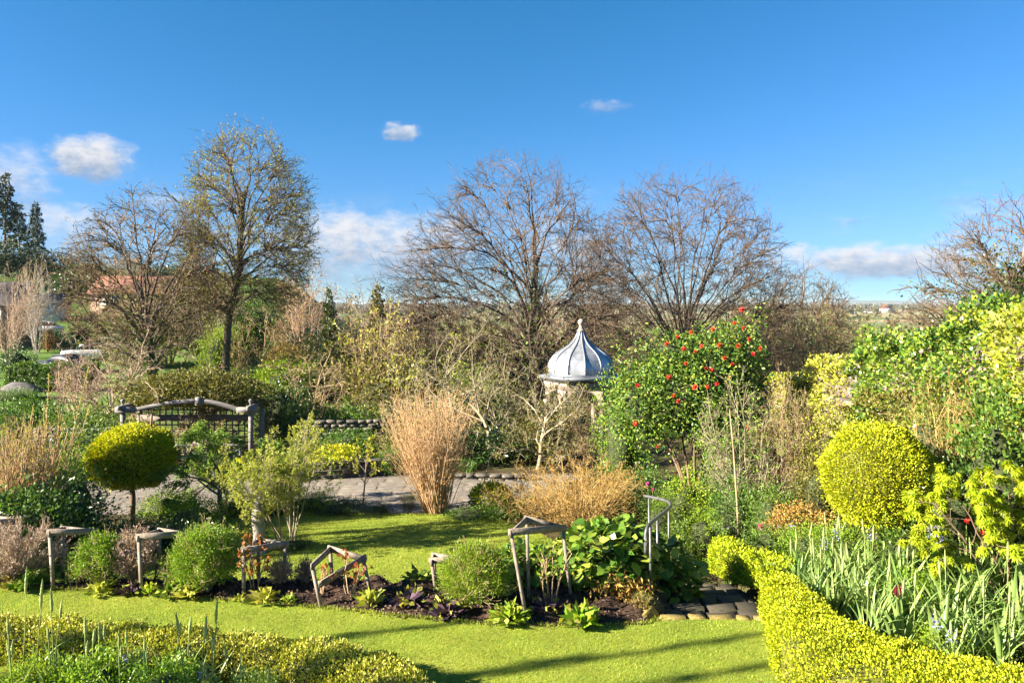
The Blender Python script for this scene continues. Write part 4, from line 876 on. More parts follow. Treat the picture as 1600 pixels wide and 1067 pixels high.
g = G(); g.add(*lathe([(1.3, 2.9), (1.55, 2.9), (1.62, 2.96), (1.70, 3.0), (1.74, 3.05), (1.74, 3.12), (1.35, 3.19), (1.2, 3.19)], 6, rot=ca[0])); part('cornice', g.mesh('cornice'), gz, M_leadrib)
prof = np.array([(1.30, 0), (1.315, .12), (1.31, .27), (1.28, .42), (1.22, .56), (1.13, .70), (1.00, .83), (.83, .95), (.66, 1.05), (.51, 1.15), (.385, 1.26), (.29, 1.37), (.215, 1.48), (.165, 1.60), (.13, 1.72)])
zb = 3.17
for k in range(12):
    a, b = A0 + math.radians(30 * k), A0 + math.radians(30 * (k + 1)); V, F = [], []
    for r_, z in prof:
        pa, pb = pol(r_, a, zb + z), pol(r_, b, zb + z); V += [pa, pb]
    for i in range(len(prof) - 1): F.append([2 * i, 2 * i + 1, 2 * i + 3, 2 * i + 2])
    part('dome_panel', mesh('dome_panel', V, np.array(F), None, True), gz, M_lead)
    g = G(); g.add(*tube1([pol(r_ + .008, a, zb + z) for r_, z in prof], np.linspace(.038, .022, len(prof)), 6)); part('dome_rib', g.mesh('dome_rib', None, True), gz, M_leadrib)
g = G(); g.add(*lathe([(1.2, 3.15), (1.36, 3.15), (1.37, 3.2), (1.33, 3.23), (1.2, 3.23)], 12, rot=A0)); part('dome_base', g.mesh('dome_base'), gz, M_leadrib)
fz = zb + 1.70; fin = part('finial', (lambda g: (g.add(*lathe([(.13, 0), (.17, .02), (.17, .06), (.12, .09), (.085, .16), (.075, .24), (.1, .27)], 16, (0, 0, fz))), g.mesh('finial', None, True))[1])(G()), gz, M_pale)
g = G(); g.add(*lathe([(.001 + .13 * math.sin(t), -.13 * math.cos(t)) for t in np.linspace(0, PI, 12)], 18, (0, 0, fz + .38))); part('finial_ball', g.mesh('finial_ball', None, True), fin, M_pale)

# ================================================================== PERGOLA WITH TRELLIS
M_oak = rough_mat('weathered_oak', [(.25, (.08, .075, .07)), (.5, (.16, .15, .145)), (.75, (.25, .24, .235))], 6, .85, 7, bump=.5, stretch=(.25, 3, 3))
M_oakd = rough_mat('trellis_wood', [(.25, (.07, .058, .048)), (.5, (.13, .11, .095)), (.75, (.2, .175, .155))], 6, .9, 7, bump=.4)
pgY, pgB = 29.0, 30.3; px0, px1 = X(192, pgY), X(392, pgY); gz0 = Hs(px0, pgY)
pg = thing('pergola', 'weathered oak pergola with arched beam and square trellis', 'pergola', ((px0 + px1) / 2, pgY, gz0)); O = np.array([(px0 + px1) / 2, pgY, gz0])
def pp(name, V, F, m=M_oak, smooth=False, parent=pg):
    g = G(); g.add(np.asarray(V) - O, F); return part(name, g.mesh(name, None, smooth), parent, m)
zt = P(192, 640, pgY)[2]
for x in (px0, px1):
    for yb in (pgY, pgB): pp('post', *box((x, yb, (gz0 + zt) / 2), (.14, .14, zt - gz0)))
    pp('side_beam', *bar((x, pgY - .35, zt + .09), (x, pgB + .25, zt + .09), .12, .16))
    V, F = lathe([(.001, 0), (.06, 0), (.045, .03), (.06, .06)] + [(.085 * math.sin(t), .14 - .085 * math.cos(t)) for t in np.linspace(.7, PI - .02, 9)], 14, (x, pgY, zt + .19)); pp('post_finial', V, F, M_oak, True)
for s in (-1, 1):                          # two curved braces meeting at the middle
    tt = np.linspace(0, 1, 9); xm = X(312, pgY); xe = px0 + .35 if s < 0 else px1 - .3
    pts = [(xe + (xm - xe) * t, pgY - .1, P(0, 641, pgY)[2] + (P(0, 626, pgY)[2] - P(0, 641, pgY)[2]) * math.sin(t * PI / 2)) for t in tt]; V, F = [], []
    for (x, y, z) in pts: V += [(x, y - .05, z - .08), (x, y + .05, z - .08), (x, y + .05, z + .08), (x, y - .05, z + .08)]
    for i in range(8):
        o = i * 4; F += [[o + a, o + (a + 1) % 4, o + 4 + (a + 1) % 4, o + 4 + a] for a in range(4)]
    F += [[3, 2, 1, 0], [32, 33, 34, 35]]; pp('arched_beam', V, np.array(F))
    pp('beam_stub', *box((px0 + .15 if s < 0 else px1 - .12, pgY - .1, P(0, 640, pgY)[2] + .01), (.75, .15, .2)))
pp('king_block', *box((X(312, pgY), pgY - .1, P(0, 627, pgY)[2] + .02), (.2, .18, .3)))
xl, xr = X(222, pgB), X(392, pgB)
for py in (631, 640, 663.5, 673, 682, 691): z = P(0, py, pgB)[2]; pp('trellis_slat', *bar((xl, pgB, z), (xr, pgB, z), .02, .05), M_oakd)
for x in np.linspace(xl, xr, 19): pp('trellis_slat', *bar((x, pgB - .024, gz0 + .5), (x, pgB - .024, P(0, 627, pgB)[2]), .05, .02, (0, 1, 0)), M_oakd)
z = P(0, 652, pgB)[2]; pp('cross_beam', *box(((xl + xr) / 2, pgB - .12, z), (xr - xl, .1, .24)), M_oakd)
pp('trellis_post', *box((X(316, pgB), pgB - .1, (gz0 + 1.3) / 2), (.2, .12, 1.3 - gz0)), M_oakd)
# bench under it
bn = thing('garden_bench', 'grey slatted bench with raised curved back under the pergola', 'bench', (X(318, 28.2), 28.2, Hs(X(318, 28.2), 28.2))); bz = .0
def bpart(name, V, F): g = G(); g.add(V, F); part(name, g.mesh(name), bn, M_oak)
bw = 1.25
for s in (-1, 1):
    bpart('leg', *box((s * bw, -.3, .32), (.07, .07, .64))); bpart('leg', *box((s * bw, .28, .42), (.07, .07, .84))); bpart('arm_rest', *box((s * bw, -.02, .66), (.09, .66, .05)))
for k in range(5): bpart('seat_slat', *box((0, -.3 + k * .125, .44), (2 * bw - .08, .1, .03)))
V, F = [], []
for x in np.linspace(-bw, bw, 21): zt_ = .82 + (.2 * math.cos(x / .62 * PI / 2) ** 2 if abs(x) < .62 else 0); V += [(x, .26, .76), (x, .31, .76), (x, .31, zt_ + .04), (x, .26, zt_ + .04)]
for i in range(20):
    o = i * 4; F += [[o + a, o + (a + 1) % 4, o + 4 + (a + 1) % 4, o + 4 + a] for a in range(4)]
bpart('top_rail', V, np.array(F)); bpart('lower_rail', *box((0, .285, .52), (2 * bw, .045, .06)))
for x in np.linspace(-bw + .1, bw - .1, 17): bpart('back_slat', *box((x, .285, .65), (.045, .03, .24)))
# climber over the pergola
r = R_(88); cl = thing('climber', 'thick evergreen climber heaped over the pergola roof', 'climber', (O[0] - .1, 30.2, .55)); V = []
c, d, f = blob(r, 13000, (3.0, 1.2, 1.15), .4, 26, .45, -.35, .32); c[:, 2] = np.where(c[:, 2] < 0, c[:, 2] * .5, c[:, 2]) + .25
part('foliage', mesh('climber_leaf', *leaves(r, c, d + r.normal(0, .8, d.shape), r.uniform(.07, .15, len(c)), r.uniform(.04, .08, len(c)))), cl, LM['olive'])
cv, cf = ball(f, (2.9, 1.1, .95), 18, 10, .6, -.2); cv[:, 2] += .25; part('stems', mesh('climber_core', cv, cf, None, True), cl, M_inner)
bush(545, 28.4, 130, 668, 'mid', 'green shrub against the dark back wall', 1)
bush(150, 27, 150, 652, 'mid', 'trailing green plants in front of the shaded wall', 1); bush(95, 26.6, 90, 668, 'dark', 'dark shrub below the left end of the shaded wall', 0)
twigs(268, 31, 330, 566, 'tan', 'loose shoots rising from the evergreen climber', 1, 'olive')
bush(440, 33, 105, 585, 'dark', 'dark green shrub right of the pergola', 0); bush(412, 34, 70, 596, 'fresh', 'bright feathery shrub beside the pergola post', 3)
bush(470, 31.5, 90, 622, 'mid', 'green shrub in front of the back stone wall', 1)
bush(545, 31.5, 120, 628, 'mid', 'long grassy shrub above the back stone wall', 3)
bush(130, 31, 150, 628, 'mid', 'green shrubs above the shaded wall at left', 1); bush(22, 43.5, 95, 606, 'mid', 'green bush in front of the timber shed', 1); bush(40, 33, 130, 622, 'mid', 'rough green shrub left above the shaded wall', 0)
bush(120, 24.5, 90, 700, 'fresh', 'green clump below the shaded wall', 3); bush(60, 25, 100, 690, 'mid', 'green clump behind the brown forsythia', 0)

# ================================================================== CLIPPED GOLDEN SHAPES
def topiary(name, label, px, py, Y, rx, rz, n, ls, leaf, seed, flat=.8, trunk=True, core=M_innerg, lump=.06):
    r = R_(seed); x, y, z = P(px, py, Y); b = Hs(x, y); t = thing(name, label, 'topiary', (x, y, b))
    c, d, f = blob(r, n, (rx, rx, rz), lump, 60, .88, -.9, .2); c[::28] += d[::28] * r.uniform(.02, .13, (len(c[::28]), 1)); lo = c[:, 2] < 0; c[lo, 2] *= flat; c[:, 2] += z - b
    part('foliage', mesh('topiary_leaf', *leaves(r, c, d + r.normal(0, .5, d.shape) + [0, 0, .35], r.uniform(.7, 1.3, len(c)) * ls, r.uniform(.5, .8, len(c)) * ls)), t, LM[leaf])
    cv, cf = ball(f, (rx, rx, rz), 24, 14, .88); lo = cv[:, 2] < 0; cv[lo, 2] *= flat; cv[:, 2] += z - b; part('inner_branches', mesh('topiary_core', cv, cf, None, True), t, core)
    if trunk: g = G(); g.add(*tube1([(0, 0, -.1), (.03, 0, (z - b) * .4), (-.02, 0, (z - b) * .8)], (.08, .065, .05), 8)); part('trunk', g.mesh('trunk', None, True), t, BK['brown'])
topiary('topiary', 'round golden mushroom-headed topiary on a thin trunk at left', 206, 716, 19, .99, .79, 27000, .056, 'goldtop', 1, .95, lump=.08)
topiary('topiary', 'large golden clipped globe shrub in front of the ivy wall', 1372, 744, 12.6, .86, .86, 34000, .04, 'gold', 2, 1.0, lump=.09)
def hedge(name, label, path, width, h, n, ls, leaf, seed, core, base=None, lump=.05):
    r = R_(seed); path = np.array(path, float); sg = np.linalg.norm(np.diff(path, axis=0), axis=1); cum = np.r_[0, np.cumsum(sg)]; L_ = cum[-1]
    wv = np.broadcast_to(width, (len(path),)); hv_ = np.broadcast_to(h, (len(path),))
    def at(u, v, inset=0):
        x = np.interp(u, cum, path[:, 0]); y = np.interp(u, cum, path[:, 1]); e = .12; dx = np.interp(u + e, cum, path[:, 0]) - np.interp(u - e, cum, path[:, 0]); dy = np.interp(u + e, cum, path[:, 1]) - np.interp(u - e, cum, path[:, 1])
        l = np.hypot(dx, dy) + 1e-9; nx_, ny_ = -dy / l, dx / l; w = np.interp(u, cum, wv) / 2 - inset; hh_ = np.interp(u, cum, hv_) - inset
        a = v * PI; cx = np.sign(np.cos(a)) * np.abs(np.cos(a)) ** .45; cz = np.abs(np.sin(a)) ** .45          # squarish arch
        lum = 1 + lump * (np.sin(u * 7 + 1.3 * cx) + .7 * np.sin(u * 13 + 3 * cz) + .6 * np.sin(u * 3.1))
        b = H(x, y) if base is None else np.interp(u, cum, base)
        ecap = np.clip(np.minimum(u, L_ - u) / .25, 0, 1) ** .5; ecap = .55 + .45 * ecap
        return np.stack([x + nx_ * cx * w * lum * ecap, y + ny_ * cx * w * lum * ecap, b + cz * hh_ * lum * (.8 + .2 * ecap)], -1), np.stack([nx_ * np.cos(a), ny_ * np.cos(a), np.sin(a)], -1)
    o = path[len(path) // 2]; o = np.array([o[0], o[1], float(H(o[0], o[1]))]); t = thing(name, label, 'hedge', o)
    vq = np.linspace(0, 1, 400); sx_ = np.sign(np.cos(vq * PI)) * np.abs(np.cos(vq * PI)) ** .45 * np.mean(wv) / 2; sz_ = np.abs(np.sin(vq * PI)) ** .45 * np.mean(hv_); al = np.r_[0, np.cumsum(np.hypot(np.diff(sx_), np.diff(sz_)))]; even = lambda k: np.interp(r.random(k) * al[-1], al, vq)     # even over the clipped outline
    c, d = at(r.uniform(0, L_, n), even(n)); c = c + r.normal(0, .018, c.shape) - d * (r.random(n) ** 2 * .06)[:, None]; c[::22] += d[::22] * r.uniform(.01, .07, (len(c[::22]), 1))
    for s in (0, L_):                                      # closed ends
        k = n // 30; e, _ = at(np.full(k, s), r.random(k)); m_ = e.copy(); q = r.random(k)[:, None]; cen = np.array([np.interp(s, cum, path[:, 0]), np.interp(s, cum, path[:, 1]), 0]); e[:, :2] = cen[:2] + (e[:, :2] - cen[:2]) * q; c = np.vstack([c, e]); d = np.vstack([d, np.tile([0, -.5, .3], (k, 1))])
    n = len(c); part('foliage', mesh('hedge_leaf', *leaves(r, c - o, d * .7 + r.normal(0, .55, d.shape) + [0, 0, .55], r.uniform(.7, 1.4, n) * ls, r.uniform(.45, .8, n) * ls)), t, LM[leaf])
    us = np.linspace(.05, L_ - .05, 50); vs = np.linspace(0, 1, 12); U, W_ = np.meshgrid(us, vs); cv, _ = at(U.ravel(), W_.ravel(), .1); i = (np.arange(11) * 50)[:, None]; j = np.arange(49)[None]
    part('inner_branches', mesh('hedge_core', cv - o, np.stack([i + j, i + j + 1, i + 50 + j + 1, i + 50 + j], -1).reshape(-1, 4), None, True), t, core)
    return t
hedge('box_hedge', 'bright golden box hedge curving along the bottom right corner', [(3.98, 11.45), (3.93, 10.8), (3.88, 10.1), (3.88, 9.4), (4.2, 8.7), (5.2, 8.15), (6.5, 7.9), (8.0, 7.75)], [.62, .7, .95, 1.4, 1.7, 1.35, 1.05, 1.0], .5, 68000, .033, 'gold', 3, M_innerg, lump=.03)
hedge('box_hedge', 'short golden box hedge beyond the steps', [(4.32, 12.0), (4.3, 12.7), (4.15, 13.6), (4.1, 14.6), (4.15, 15.2)], .55, [.42, .5, .6, .62, .62], 13000, .045, 'gold', 4, M_innerg, base=[.0, -.15, -.4, -.62, -.72])
hedge('box_hedge', 'patchy green and gold box hedge along the bottom left', [(-8.6, 10.05), (-7, 9.95), (-5.6, 9.8), (-4.2, 9.55), (-2.9, 9.3), (-1.9, 9.0), (-1.3, 8.6), (-1.05, 8.1), (-1.0, 7.4)], [.55, .55, .58, .6, .62, .66, .7, .7, .7], .42, 46000, .034, 'boxgold', 5, M_inner, lump=.055)

# ================================================================== MIDDLE GARDEN SHRUBS
def stems_plant(name, label, cat, loc, r, n, spread, L_, rad, levels, bark, leaf=None, nleaf=0, ls=(.05, .02), basew=.1, env=None, t0=.2, dirb=None, leafup=.3, sides=(4, 3, 3, 3), flat=0, lastlev=-1):
    a = r.uniform(0, 2 * PI, n); s = spread * r.random(n) ** .6; p0 = np.stack([np.cos(a) * basew * r.random(n), np.sin(a) * basew * r.random(n), -.05 + 0 * a], -1); d0 = np.stack([np.cos(a) * s, np.sin(a) * s, np.ones(n)], -1)
    if dirb is not None: d0 = d0 + np.array(dirb)
    out = grow(r, p0, d0, r.uniform(.65, 1.05, n) * L_, rad, levels, env); t = thing(name, label, cat, loc)
    part('stems', wood(out, sides).mesh('stems', BK[bark], False), t)
    if leaf:
        c, d = on_twigs(r, out[lastlev], nleaf, t0); part('foliage', mesh('leaf', *leaves(r, c, d + r.normal(0, .6, d.shape) + [0, 0, leafup], r.uniform(.6, 1.3, len(c)) * ls[0], r.uniform(.6, 1.3, len(c)) * ls[1], .15, flat), LM[leaf]), t)
    return t
stems_plant('tamarisk_shrub', 'airy lime-green shrub on pale slender stems at the lawn edge', 'shrub', on(452, 17.3), R_(21), 14, .5, 2.6, .015,
    [lv(seg=8, wig=.09, up=.03, tap=.4), lv(k=9, seg=6, ang=(20, 50), len=(.3, .5), t0=.35, rr=.55, wig=.14, up=.02, tap=.4), lv(k=7, seg=4, ang=(25, 60), len=(.35, .6), rr=.55, wig=.16, up=.0, rmin=.003), lv(k=4, seg=2, ang=(25, 60), len=(.4, .6), rr=.6, rmin=.002)],
    'lichen', 'lime', 27000, (.055, .02), .25, dirb=(-.22, 0, 0))
stems_plant('forsythia_shrub', 'straw-coloured forsythia with tall wands at the left edge', 'shrub', on(45, 17.3), R_(22), 150, .26, 2.7, .016,
    [lv(seg=8, wig=.06, up=.03, tap=.4), lv(k=5, seg=4, ang=(12, 40), len=(.2, .45), t0=.2, rr=.6, wig=.1, up=.05, rmin=.004), lv(k=3, seg=2, ang=(20, 45), len=(.3, .6), rr=.6, rmin=.003)], 'straw', 'lime', 5000, (.045, .025), .65)
stems_plant('forsythia_shrub', 'few tall yellow-budded wands standing out of the forsythia', 'shrub', on(52, 17.2), R_(29), 13, .28, 3.9, .016, [lv(seg=9, wig=.04, up=.03, tap=.4), lv(k=3, seg=3, ang=(10, 25), len=(.1, .2), t0=.5, rr=.6, rmin=.004)], 'straw', 'lime', 1500, (.05, .03), .5, lastlev=0, t0=.5)
bush(70, 16.0, 250, 750, 'dark', 'broad dark green shrub below the forsythia', 1, core=M_inner); bush(35, 15.7, 190, 758, 'mid', 'light-tipped green shrub at the left edge under the forsythia', 3)
bush(300, 18.6, 110, 772, 'fresh', 'bright green low plant under the maple', 1)
bush(262, 19.6, 90, 762, 'fresh', 'fresh green clump between topiary and maple', 1)
bush(120, 17.0, 100, 712, 'mid', 'fresh green shrub between forsythia and topiary', 0)
bush(205, 16.6, 150, 800, 'dark', 'dark glossy ground cover beneath the topiary', 2); bush(290, 17.2, 150, 806, 'dark', 'dark low ground cover under the spreading maple', 2)
# green laceleaf maple
r = R_(23); t = thing('japanese_maple', 'spreading green laceleaf maple with dark twisted trunk', 'tree', on(342, 19.2))
out = grow(r, [(0, 0, -.05)], [(.25, 0, 1)], 1.75, .07, [lv(seg=6, wig=.25, up=.0, tap=.6), lv(k=9, seg=7, ang=(45, 80), len=(1.0, 1.6), t0=.4, ta=.2, rr=.5, wig=.16, up=.02, tap=.35), lv(k=7, seg=5, ang=(25, 55), len=(.35, .5), rr=.5, wig=.15, up=-.03, tap=.4), lv(k=6, seg=3, ang=(25, 55), len=(.4, .65), rr=.55, up=-.05, rmin=.004)])
part('trunk', wood(out, (8, 6, 4, 3)).mesh('trunk', BK['darktw'], True), t); c, d = on_twigs(r, out[-1], 16000, 0); d = d * [1, 1, .3] + r.normal(0, .4, d.shape) + [0, 0, -.25]
part('foliage', mesh('leaf', *leaves(r, c + r.normal(0, .05, c.shape), d, r.uniform(.07, .13, len(c)), r.uniform(.025, .05, len(c)), .1, .7), LM['maplegreen']), t)
# dry grass clump
stems_plant('dry_grass', 'tall straw-brown clump of dry stems at the end of the lower lawn', 'grass clump', on(682, 20.1), R_(24), 250, .42, 3.2, .011,
    [lv(seg=8, wig=.06, up=.01, tap=.3), lv(k=5, seg=3, ang=(10, 48), len=(.12, .34), t0=.25, rr=.6, wig=.1, up=.03, rmin=.004), lv(k=2, seg=2, ang=(15, 45), len=(.3, .7), rr=.6, rmin=.003)], 'straw', 'straw', 9000, (.07, .012), .3, dirb=(-.1, 0, 0))
# orange-brown twiggy shrub
stems_plant('spiraea_shrub', 'orange-brown twiggy mound in front of the gazebo', 'shrub', on(905, 18.6), R_(25), 90, 1.25, 1.75, .012,
    [lv(seg=7, wig=.09, up=-.02, tap=.4), lv(k=6, seg=5, ang=(15, 50), len=(.3, .5), t0=.25, rr=.6, wig=.15, up=-.01, rmin=.004), lv(k=4, seg=3, ang=(20, 55), len=(.4, .7), rr=.6, wig=.16, rmin=.003), lv(k=2, seg=1, ang=(20, 55), len=(.4, .7), rr=.7, rmin=.0025)], 'orange', 'rust', 20000, (.035, .013), .45)
stems_plant('dogwood_shrub', 'sparse yellowish twigs at the left foot of the orange mound', 'shrub', on(815, 19.6), R_(26), 22, .8, 1.1, .01, [lv(seg=6, wig=.1, up=.0), lv(k=6, seg=4, ang=(20, 50), len=(.3, .5), rr=.6, rmin=.004), lv(k=4, seg=2, ang=(20, 50), len=(.4, .6), rr=.6, rmin=.003)], 'orange', 'olive', 2500, (.04, .02), .4)
# old fruit trees with arching lichened boughs
for (px, Y, seed, lab, L0, dirx) in ((765, 27, 27, 'old lichened fruit tree arching left of the gazebo', 2.6, -.1), (715, 33, 28, 'bleached old fruit tree with pale trunk behind the dry grass', 3.2, .1), (838, 26, 30, 'arching bare shrub with long pale boughs in front of the gazebo arches', 2.0, .0)):
    make_tree('fruit_tree', lab, on(px, Y, -.1), R_(seed), L0, .085, [lv(seg=6, wig=.16, up=.02, tap=.6), lv(k=8, seg=8, ang=(30, 75), len=(.8, 1.25), t0=.3, ta=.2, rr=.55, wig=.17, up=-.01, tap=.3), lv(k=8, seg=6, ang=(25, 60), len=(.35, .6), rr=.5, wig=.2, up=.02, tap=.35), lv(k=6, seg=4, ang=(25, 60), len=(.35, .6), rr=.55, wig=.2, up=.03, rmin=.006), lv(k=3, seg=2, ang=(25, 60), len=(.35, .6), rr=.6, rmin=.005)],
        None, 'lichen', 'olive', 5000, (.05, .03), roots=([(0, 0, -.1)], [(dirx, 0, 1)]))
bush(770, 27.5, 150, 668, 'dark', 'dark ground cover under the old fruit trees', 3); bush(720, 26, 60, 716, 'mid', 'bluish bulbs leaves behind the rubble edging', 2)
bush(850, 27.5, 130, 640, 'olive', 'olive scrub at the left foot of the gazebo', 1); twigs(868, 27, 170, 588, 'lichen', 'tangle of pale twigs in front of the gazebo columns', 1, 'olive'); twigs(930, 26, 110, 612, 'tan', 'tan twigs in front of the right gazebo column', 0, 'olive'); twigs(800, 28, 190, 545, 'lichen', 'leaning lichened bush left of the gazebo', 3, 'olive'); bush(650, 27, 140, 640, 'olive', 'leafy scrub behind the dry grass', 1)
bush(610, 25.4, 70, 694, 'mid', 'green cushion plant at the end of the low stone wall', 0)
def spurge(px, Y, wpx, top, label, seed, leaf='fresh'):
    loc, rx, h = place(px, Y, wpx, top); r = R_(seed); t = thing('spurge', label, 'plant', loc)
    c, d, f = blob(r, 2600, (rx, rx, h * .5), .25, 14, .6, -.7); c[:, 2] += h * .45
    part('foliage', mesh('leaf', *leaves(r, c, d + r.normal(0, .5, d.shape), r.uniform(.05, .1, len(c)), r.uniform(.02, .035, len(c)))), t, LM[leaf])
    k = d[:, 2] > .25; c2 = c[k][:1100] + d[k][:1100] * .04; part('flower_heads', mesh('bract', *leaves(r, c2 + r.normal(0, .02, c2.shape), r.normal(0, 1, c2.shape) + [0, 0, .8], r.uniform(.05, .09, len(c2)), r.uniform(.04, .07, len(c2)))), t, LM['yellow'])
spurge(525, 25.3, 82, 694, 'yellow spurge mound behind the low terrace wall', 51); spurge(768, 20.3, 72, 752, 'yellow spurge at the right end of the lower lawn', 52)
spurge(372, 25.0, 60, 722, 'yellow-green plant beside the airy lime shrub', 53)
bush(790, 19.9, 105, 778, 'mid', 'leafy green clump under the right-hand yellow spurge', 1); bush(735, 19.6, 110, 793, 'mid', 'low green edging at the right end of the lower lawn', 2)
bush(485, 20.3, 95, 766, 'fresh', 'yellow-green clump on the far lawn edge', 1); bush(532, 20.2, 90, 780, 'dark', 'low dark clump right of the yellow-green one', 2); bush(430, 20.3, 90, 776, 'dark', 'dark edging behind the airy lime shrub', 3); bush(592, 20.2, 52, 783, 'dark', 'small dark dome at the foot of the sapling', 2); bush(375, 20.2, 80, 770, 'lime', 'pale lime clump left of the airy shrub', 0)
twigs(636, 20.2, 50, 770, 'grey', 'small grey-green rosemary at the terrace edge', 2, 'mid')
stems_plant('sapling', 'thin young sapling with sparse leaves at the terrace edge', 'tree', on(567, 20.6), R_(31), 1, .02, 1.9, .025, [lv(seg=7, wig=.04, up=.03, tap=.5), lv(k=9, seg=5, ang=(25, 55), len=(.35, .6), t0=.4, rr=.6, wig=.12, up=.04, rmin=.006), lv(k=4, seg=3, ang=(25, 55), len=(.3, .5), rr=.6, rmin=.005)], 'grey', 'lime', 420, (.1, .055), .01)
g = G(); g.add(*tube1([P(748, 800, 19.9), P(752, 770, 19.95), P(762, 730, 20), P(772, 690, 20.1)], (.02, .018, .014, .008), 6)); o = part('cane', g.mesh('cane'), None, BK['lichen']); o['label'] = 'bent pale cane beside the right-hand spurge'; o['category'] = 'cane'

# ================================================================== RIGHT SIDE: WALL, IVY, CAMELLIA
stone_wall('garden_wall', 'tall sloping stone garden wall under ivy on the right', (8.6, 24.6), (8.6, 8.2), -.9, 2.65, ch=.3, thick=.45, ln=(.45, 1.0), ha=5.9, coping=.16, seed=9, m=M_wallst)
def wall_top(y): return np.interp(y, [8.2, 24.6], [5.0, 1.75])
def shag(y): return .13 * np.sin(y * 1.9 + .5) + .1 * np.sin(y * 4.3 + 1) + .07 * np.sin(y * 9.1)
def wall_plant(name, label, y0, y1, n, ls, leaf, seed, zlo=0.0, over=.22, bulge=.35, toplift=.14):
    r = R_(seed); t = thing(name, label, 'climber', (8.35, (y0 + y1) / 2, Hs(8.3, (y0 + y1) / 2))); o = np.array(t.location)
    m = int(n * .66); y = r.uniform(y0, y1, m); zb_ = H(8.3 + 0 * y, y); q = r.random(m) ** .8; z = zb_ + zlo + (wall_top(y) + toplift + shag(y) * .7 - zb_ - zlo) * q
    ph = r.uniform(0, 6, 6); bl = bulge * (.5 + .5 * np.sin(y * 2.3 + ph[0] + 1.5 * np.sin(z * 1.7 + ph[1]))) * (.6 + .4 * np.sin(z * 3.1 + ph[2] + y)) + .06
    c1 = np.stack([8.36 - bl * r.random(m) ** .5, y, z], -1); d1 = np.stack([-np.ones(m), r.normal(0, .5, m), r.normal(.1, .6, m)], -1)
    k = n - m; y = r.uniform(y0, y1, k); c2 = np.stack([r.uniform(7.95, 8.95, k), y, wall_top(y) + toplift + .02 + shag(y) + (over + .1) * r.random(k) ** 1.5 * (.5 + .5 * np.sin(y * 3.3 + ph[3]))], -1); d2 = np.stack([r.normal(-.3, .6, k), r.normal(0, .6, k), .5 + r.random(k)], -1)
    c, d = np.vstack([c1, c2]), np.vstack([d1, d2]); edge = np.clip(np.minimum(c[:, 1] - y0, y1 - c[:, 1]) / .8, 0, 1); keep = r.random(len(c)) < .25 + .75 * edge; c, d = c[keep], d[keep]
    part('foliage', mesh('leaf', *leaves(r, c - o, d + r.normal(0, .35, d.shape), r.uniform(.7, 1.3, len(c)) * ls, r.uniform(.7, 1.1, len(c)) * ls * .85, .1)), t, LM[leaf])
    return t
wall_plant('ivy', 'dark and light green ivy hung over the middle of the garden wall', 12.9, 18.75, 16000, .085, 'ivy', 71, over=.4)
wall_plant('variegated_ivy', 'yellow variegated ivy at the far low end of the garden wall', 18.9, 24.4, 9500, .075, 'wallgold', 72, bulge=.6)
wall_plant('golden_ivy', 'golden leaved ivy on the near high end of the garden wall', 9.5, 13.6, 12000, .085, 'wallgold', 73, bulge=.5)
wall_plant('wall_creeper', 'mixed green creeper low on the wall behind the golden globe', 13.5, 19.5, 8000, .075, 'olive', 74, zlo=-.1, over=0, bulge=.8, toplift=-.9)
# camellia
r = R_(81); cx_, cy_, _ = P(1085, 600, 21); cb = Hs(cx_, cy_); cam_t = thing('camellia', 'big glossy camellia covered with red flowers right of the gazebo', 'shrub', (cx_, cy_, cb)); zc_ = P(0, 630, 21)[2] - cb
LOBES = [((-.3, 0, zc_ + .1), (1.5, 1.3, 1.5), 7000), ((1.05, .1, zc_ + .95), (.95, 1.0, 1.35), 4600), ((-1.35, .1, zc_ - .1), (.95, 1.0, 1.3), 3600), ((.9, -.1, zc_ - .6), (1.2, 1.1, 1.3), 3400), ((-.35, .2, zc_ + 1.1), (.9, .9, .8), 2400), ((.4, -.3, zc_ + .9), (.8, .8, .9), 1800)]
cs, ds, g = [], [], G()
for (o_, rad, n) in LOBES:
    c, d, f = blob(r, n, rad, .5, 34, .5, -.8, .26); cs.append(c + o_ + r.normal(0, .05, c.shape)); ds.append(d); v, q = ball(f, rad, 16, 10, .5); g.add(v + np.array(o_), q)
c, d = np.vstack(cs), np.vstack(ds); part('foliage', mesh('leaf', *leaves(r, c, d * .6 + r.normal(0, .7, d.shape), r.uniform(.07, .13, len(c)), r.uniform(.04, .065, len(c)), .12)), cam_t, LM['glossy'])
part('inner_branches', g.mesh('camellia_core', None, True), cam_t, M_inner); g = G()
for k in range(7): a = k * .9; g.add(*tube1([(math.cos(a) * .12, math.sin(a) * .12, -.1), (math.cos(a) * .4, math.sin(a) * .4, .9), (math.cos(a) * .9, math.sin(a) * .8, 2.0)], (.06, .045, .02), 6))
part('trunk', g.mesh('trunk'), cam_t, BK['brown'])
def flower_mesh(seed, n, rad, cup):
    r = R_(seed); C, D = [], []
    for ring, (k, rr, up) in enumerate(((n, 1, .25), (n - 1, .75, .6), (max(3, n - 3), .45, 1.2))):
        for i in range(k): a = 2 * PI * i / k + ring * .5 + r.normal(0, .1); D.append((math.cos(a) * rr, math.sin(a) * rr, up * cup)); C.append((0, 0, .01 * ring))
    D = np.array(D); return mesh('flower_%d' % seed, *leaves(r, np.array(C) * rad * 3, D, np.linalg.norm(D, axis=1) * rad * .85, np.full(len(D), rad * .8), .25))
FLOW = [flower_mesh(501, 7, .075, .8), flower_mesh(502, 6, .065, 1.3), flower_mesh(503, 8, .08, .5)]
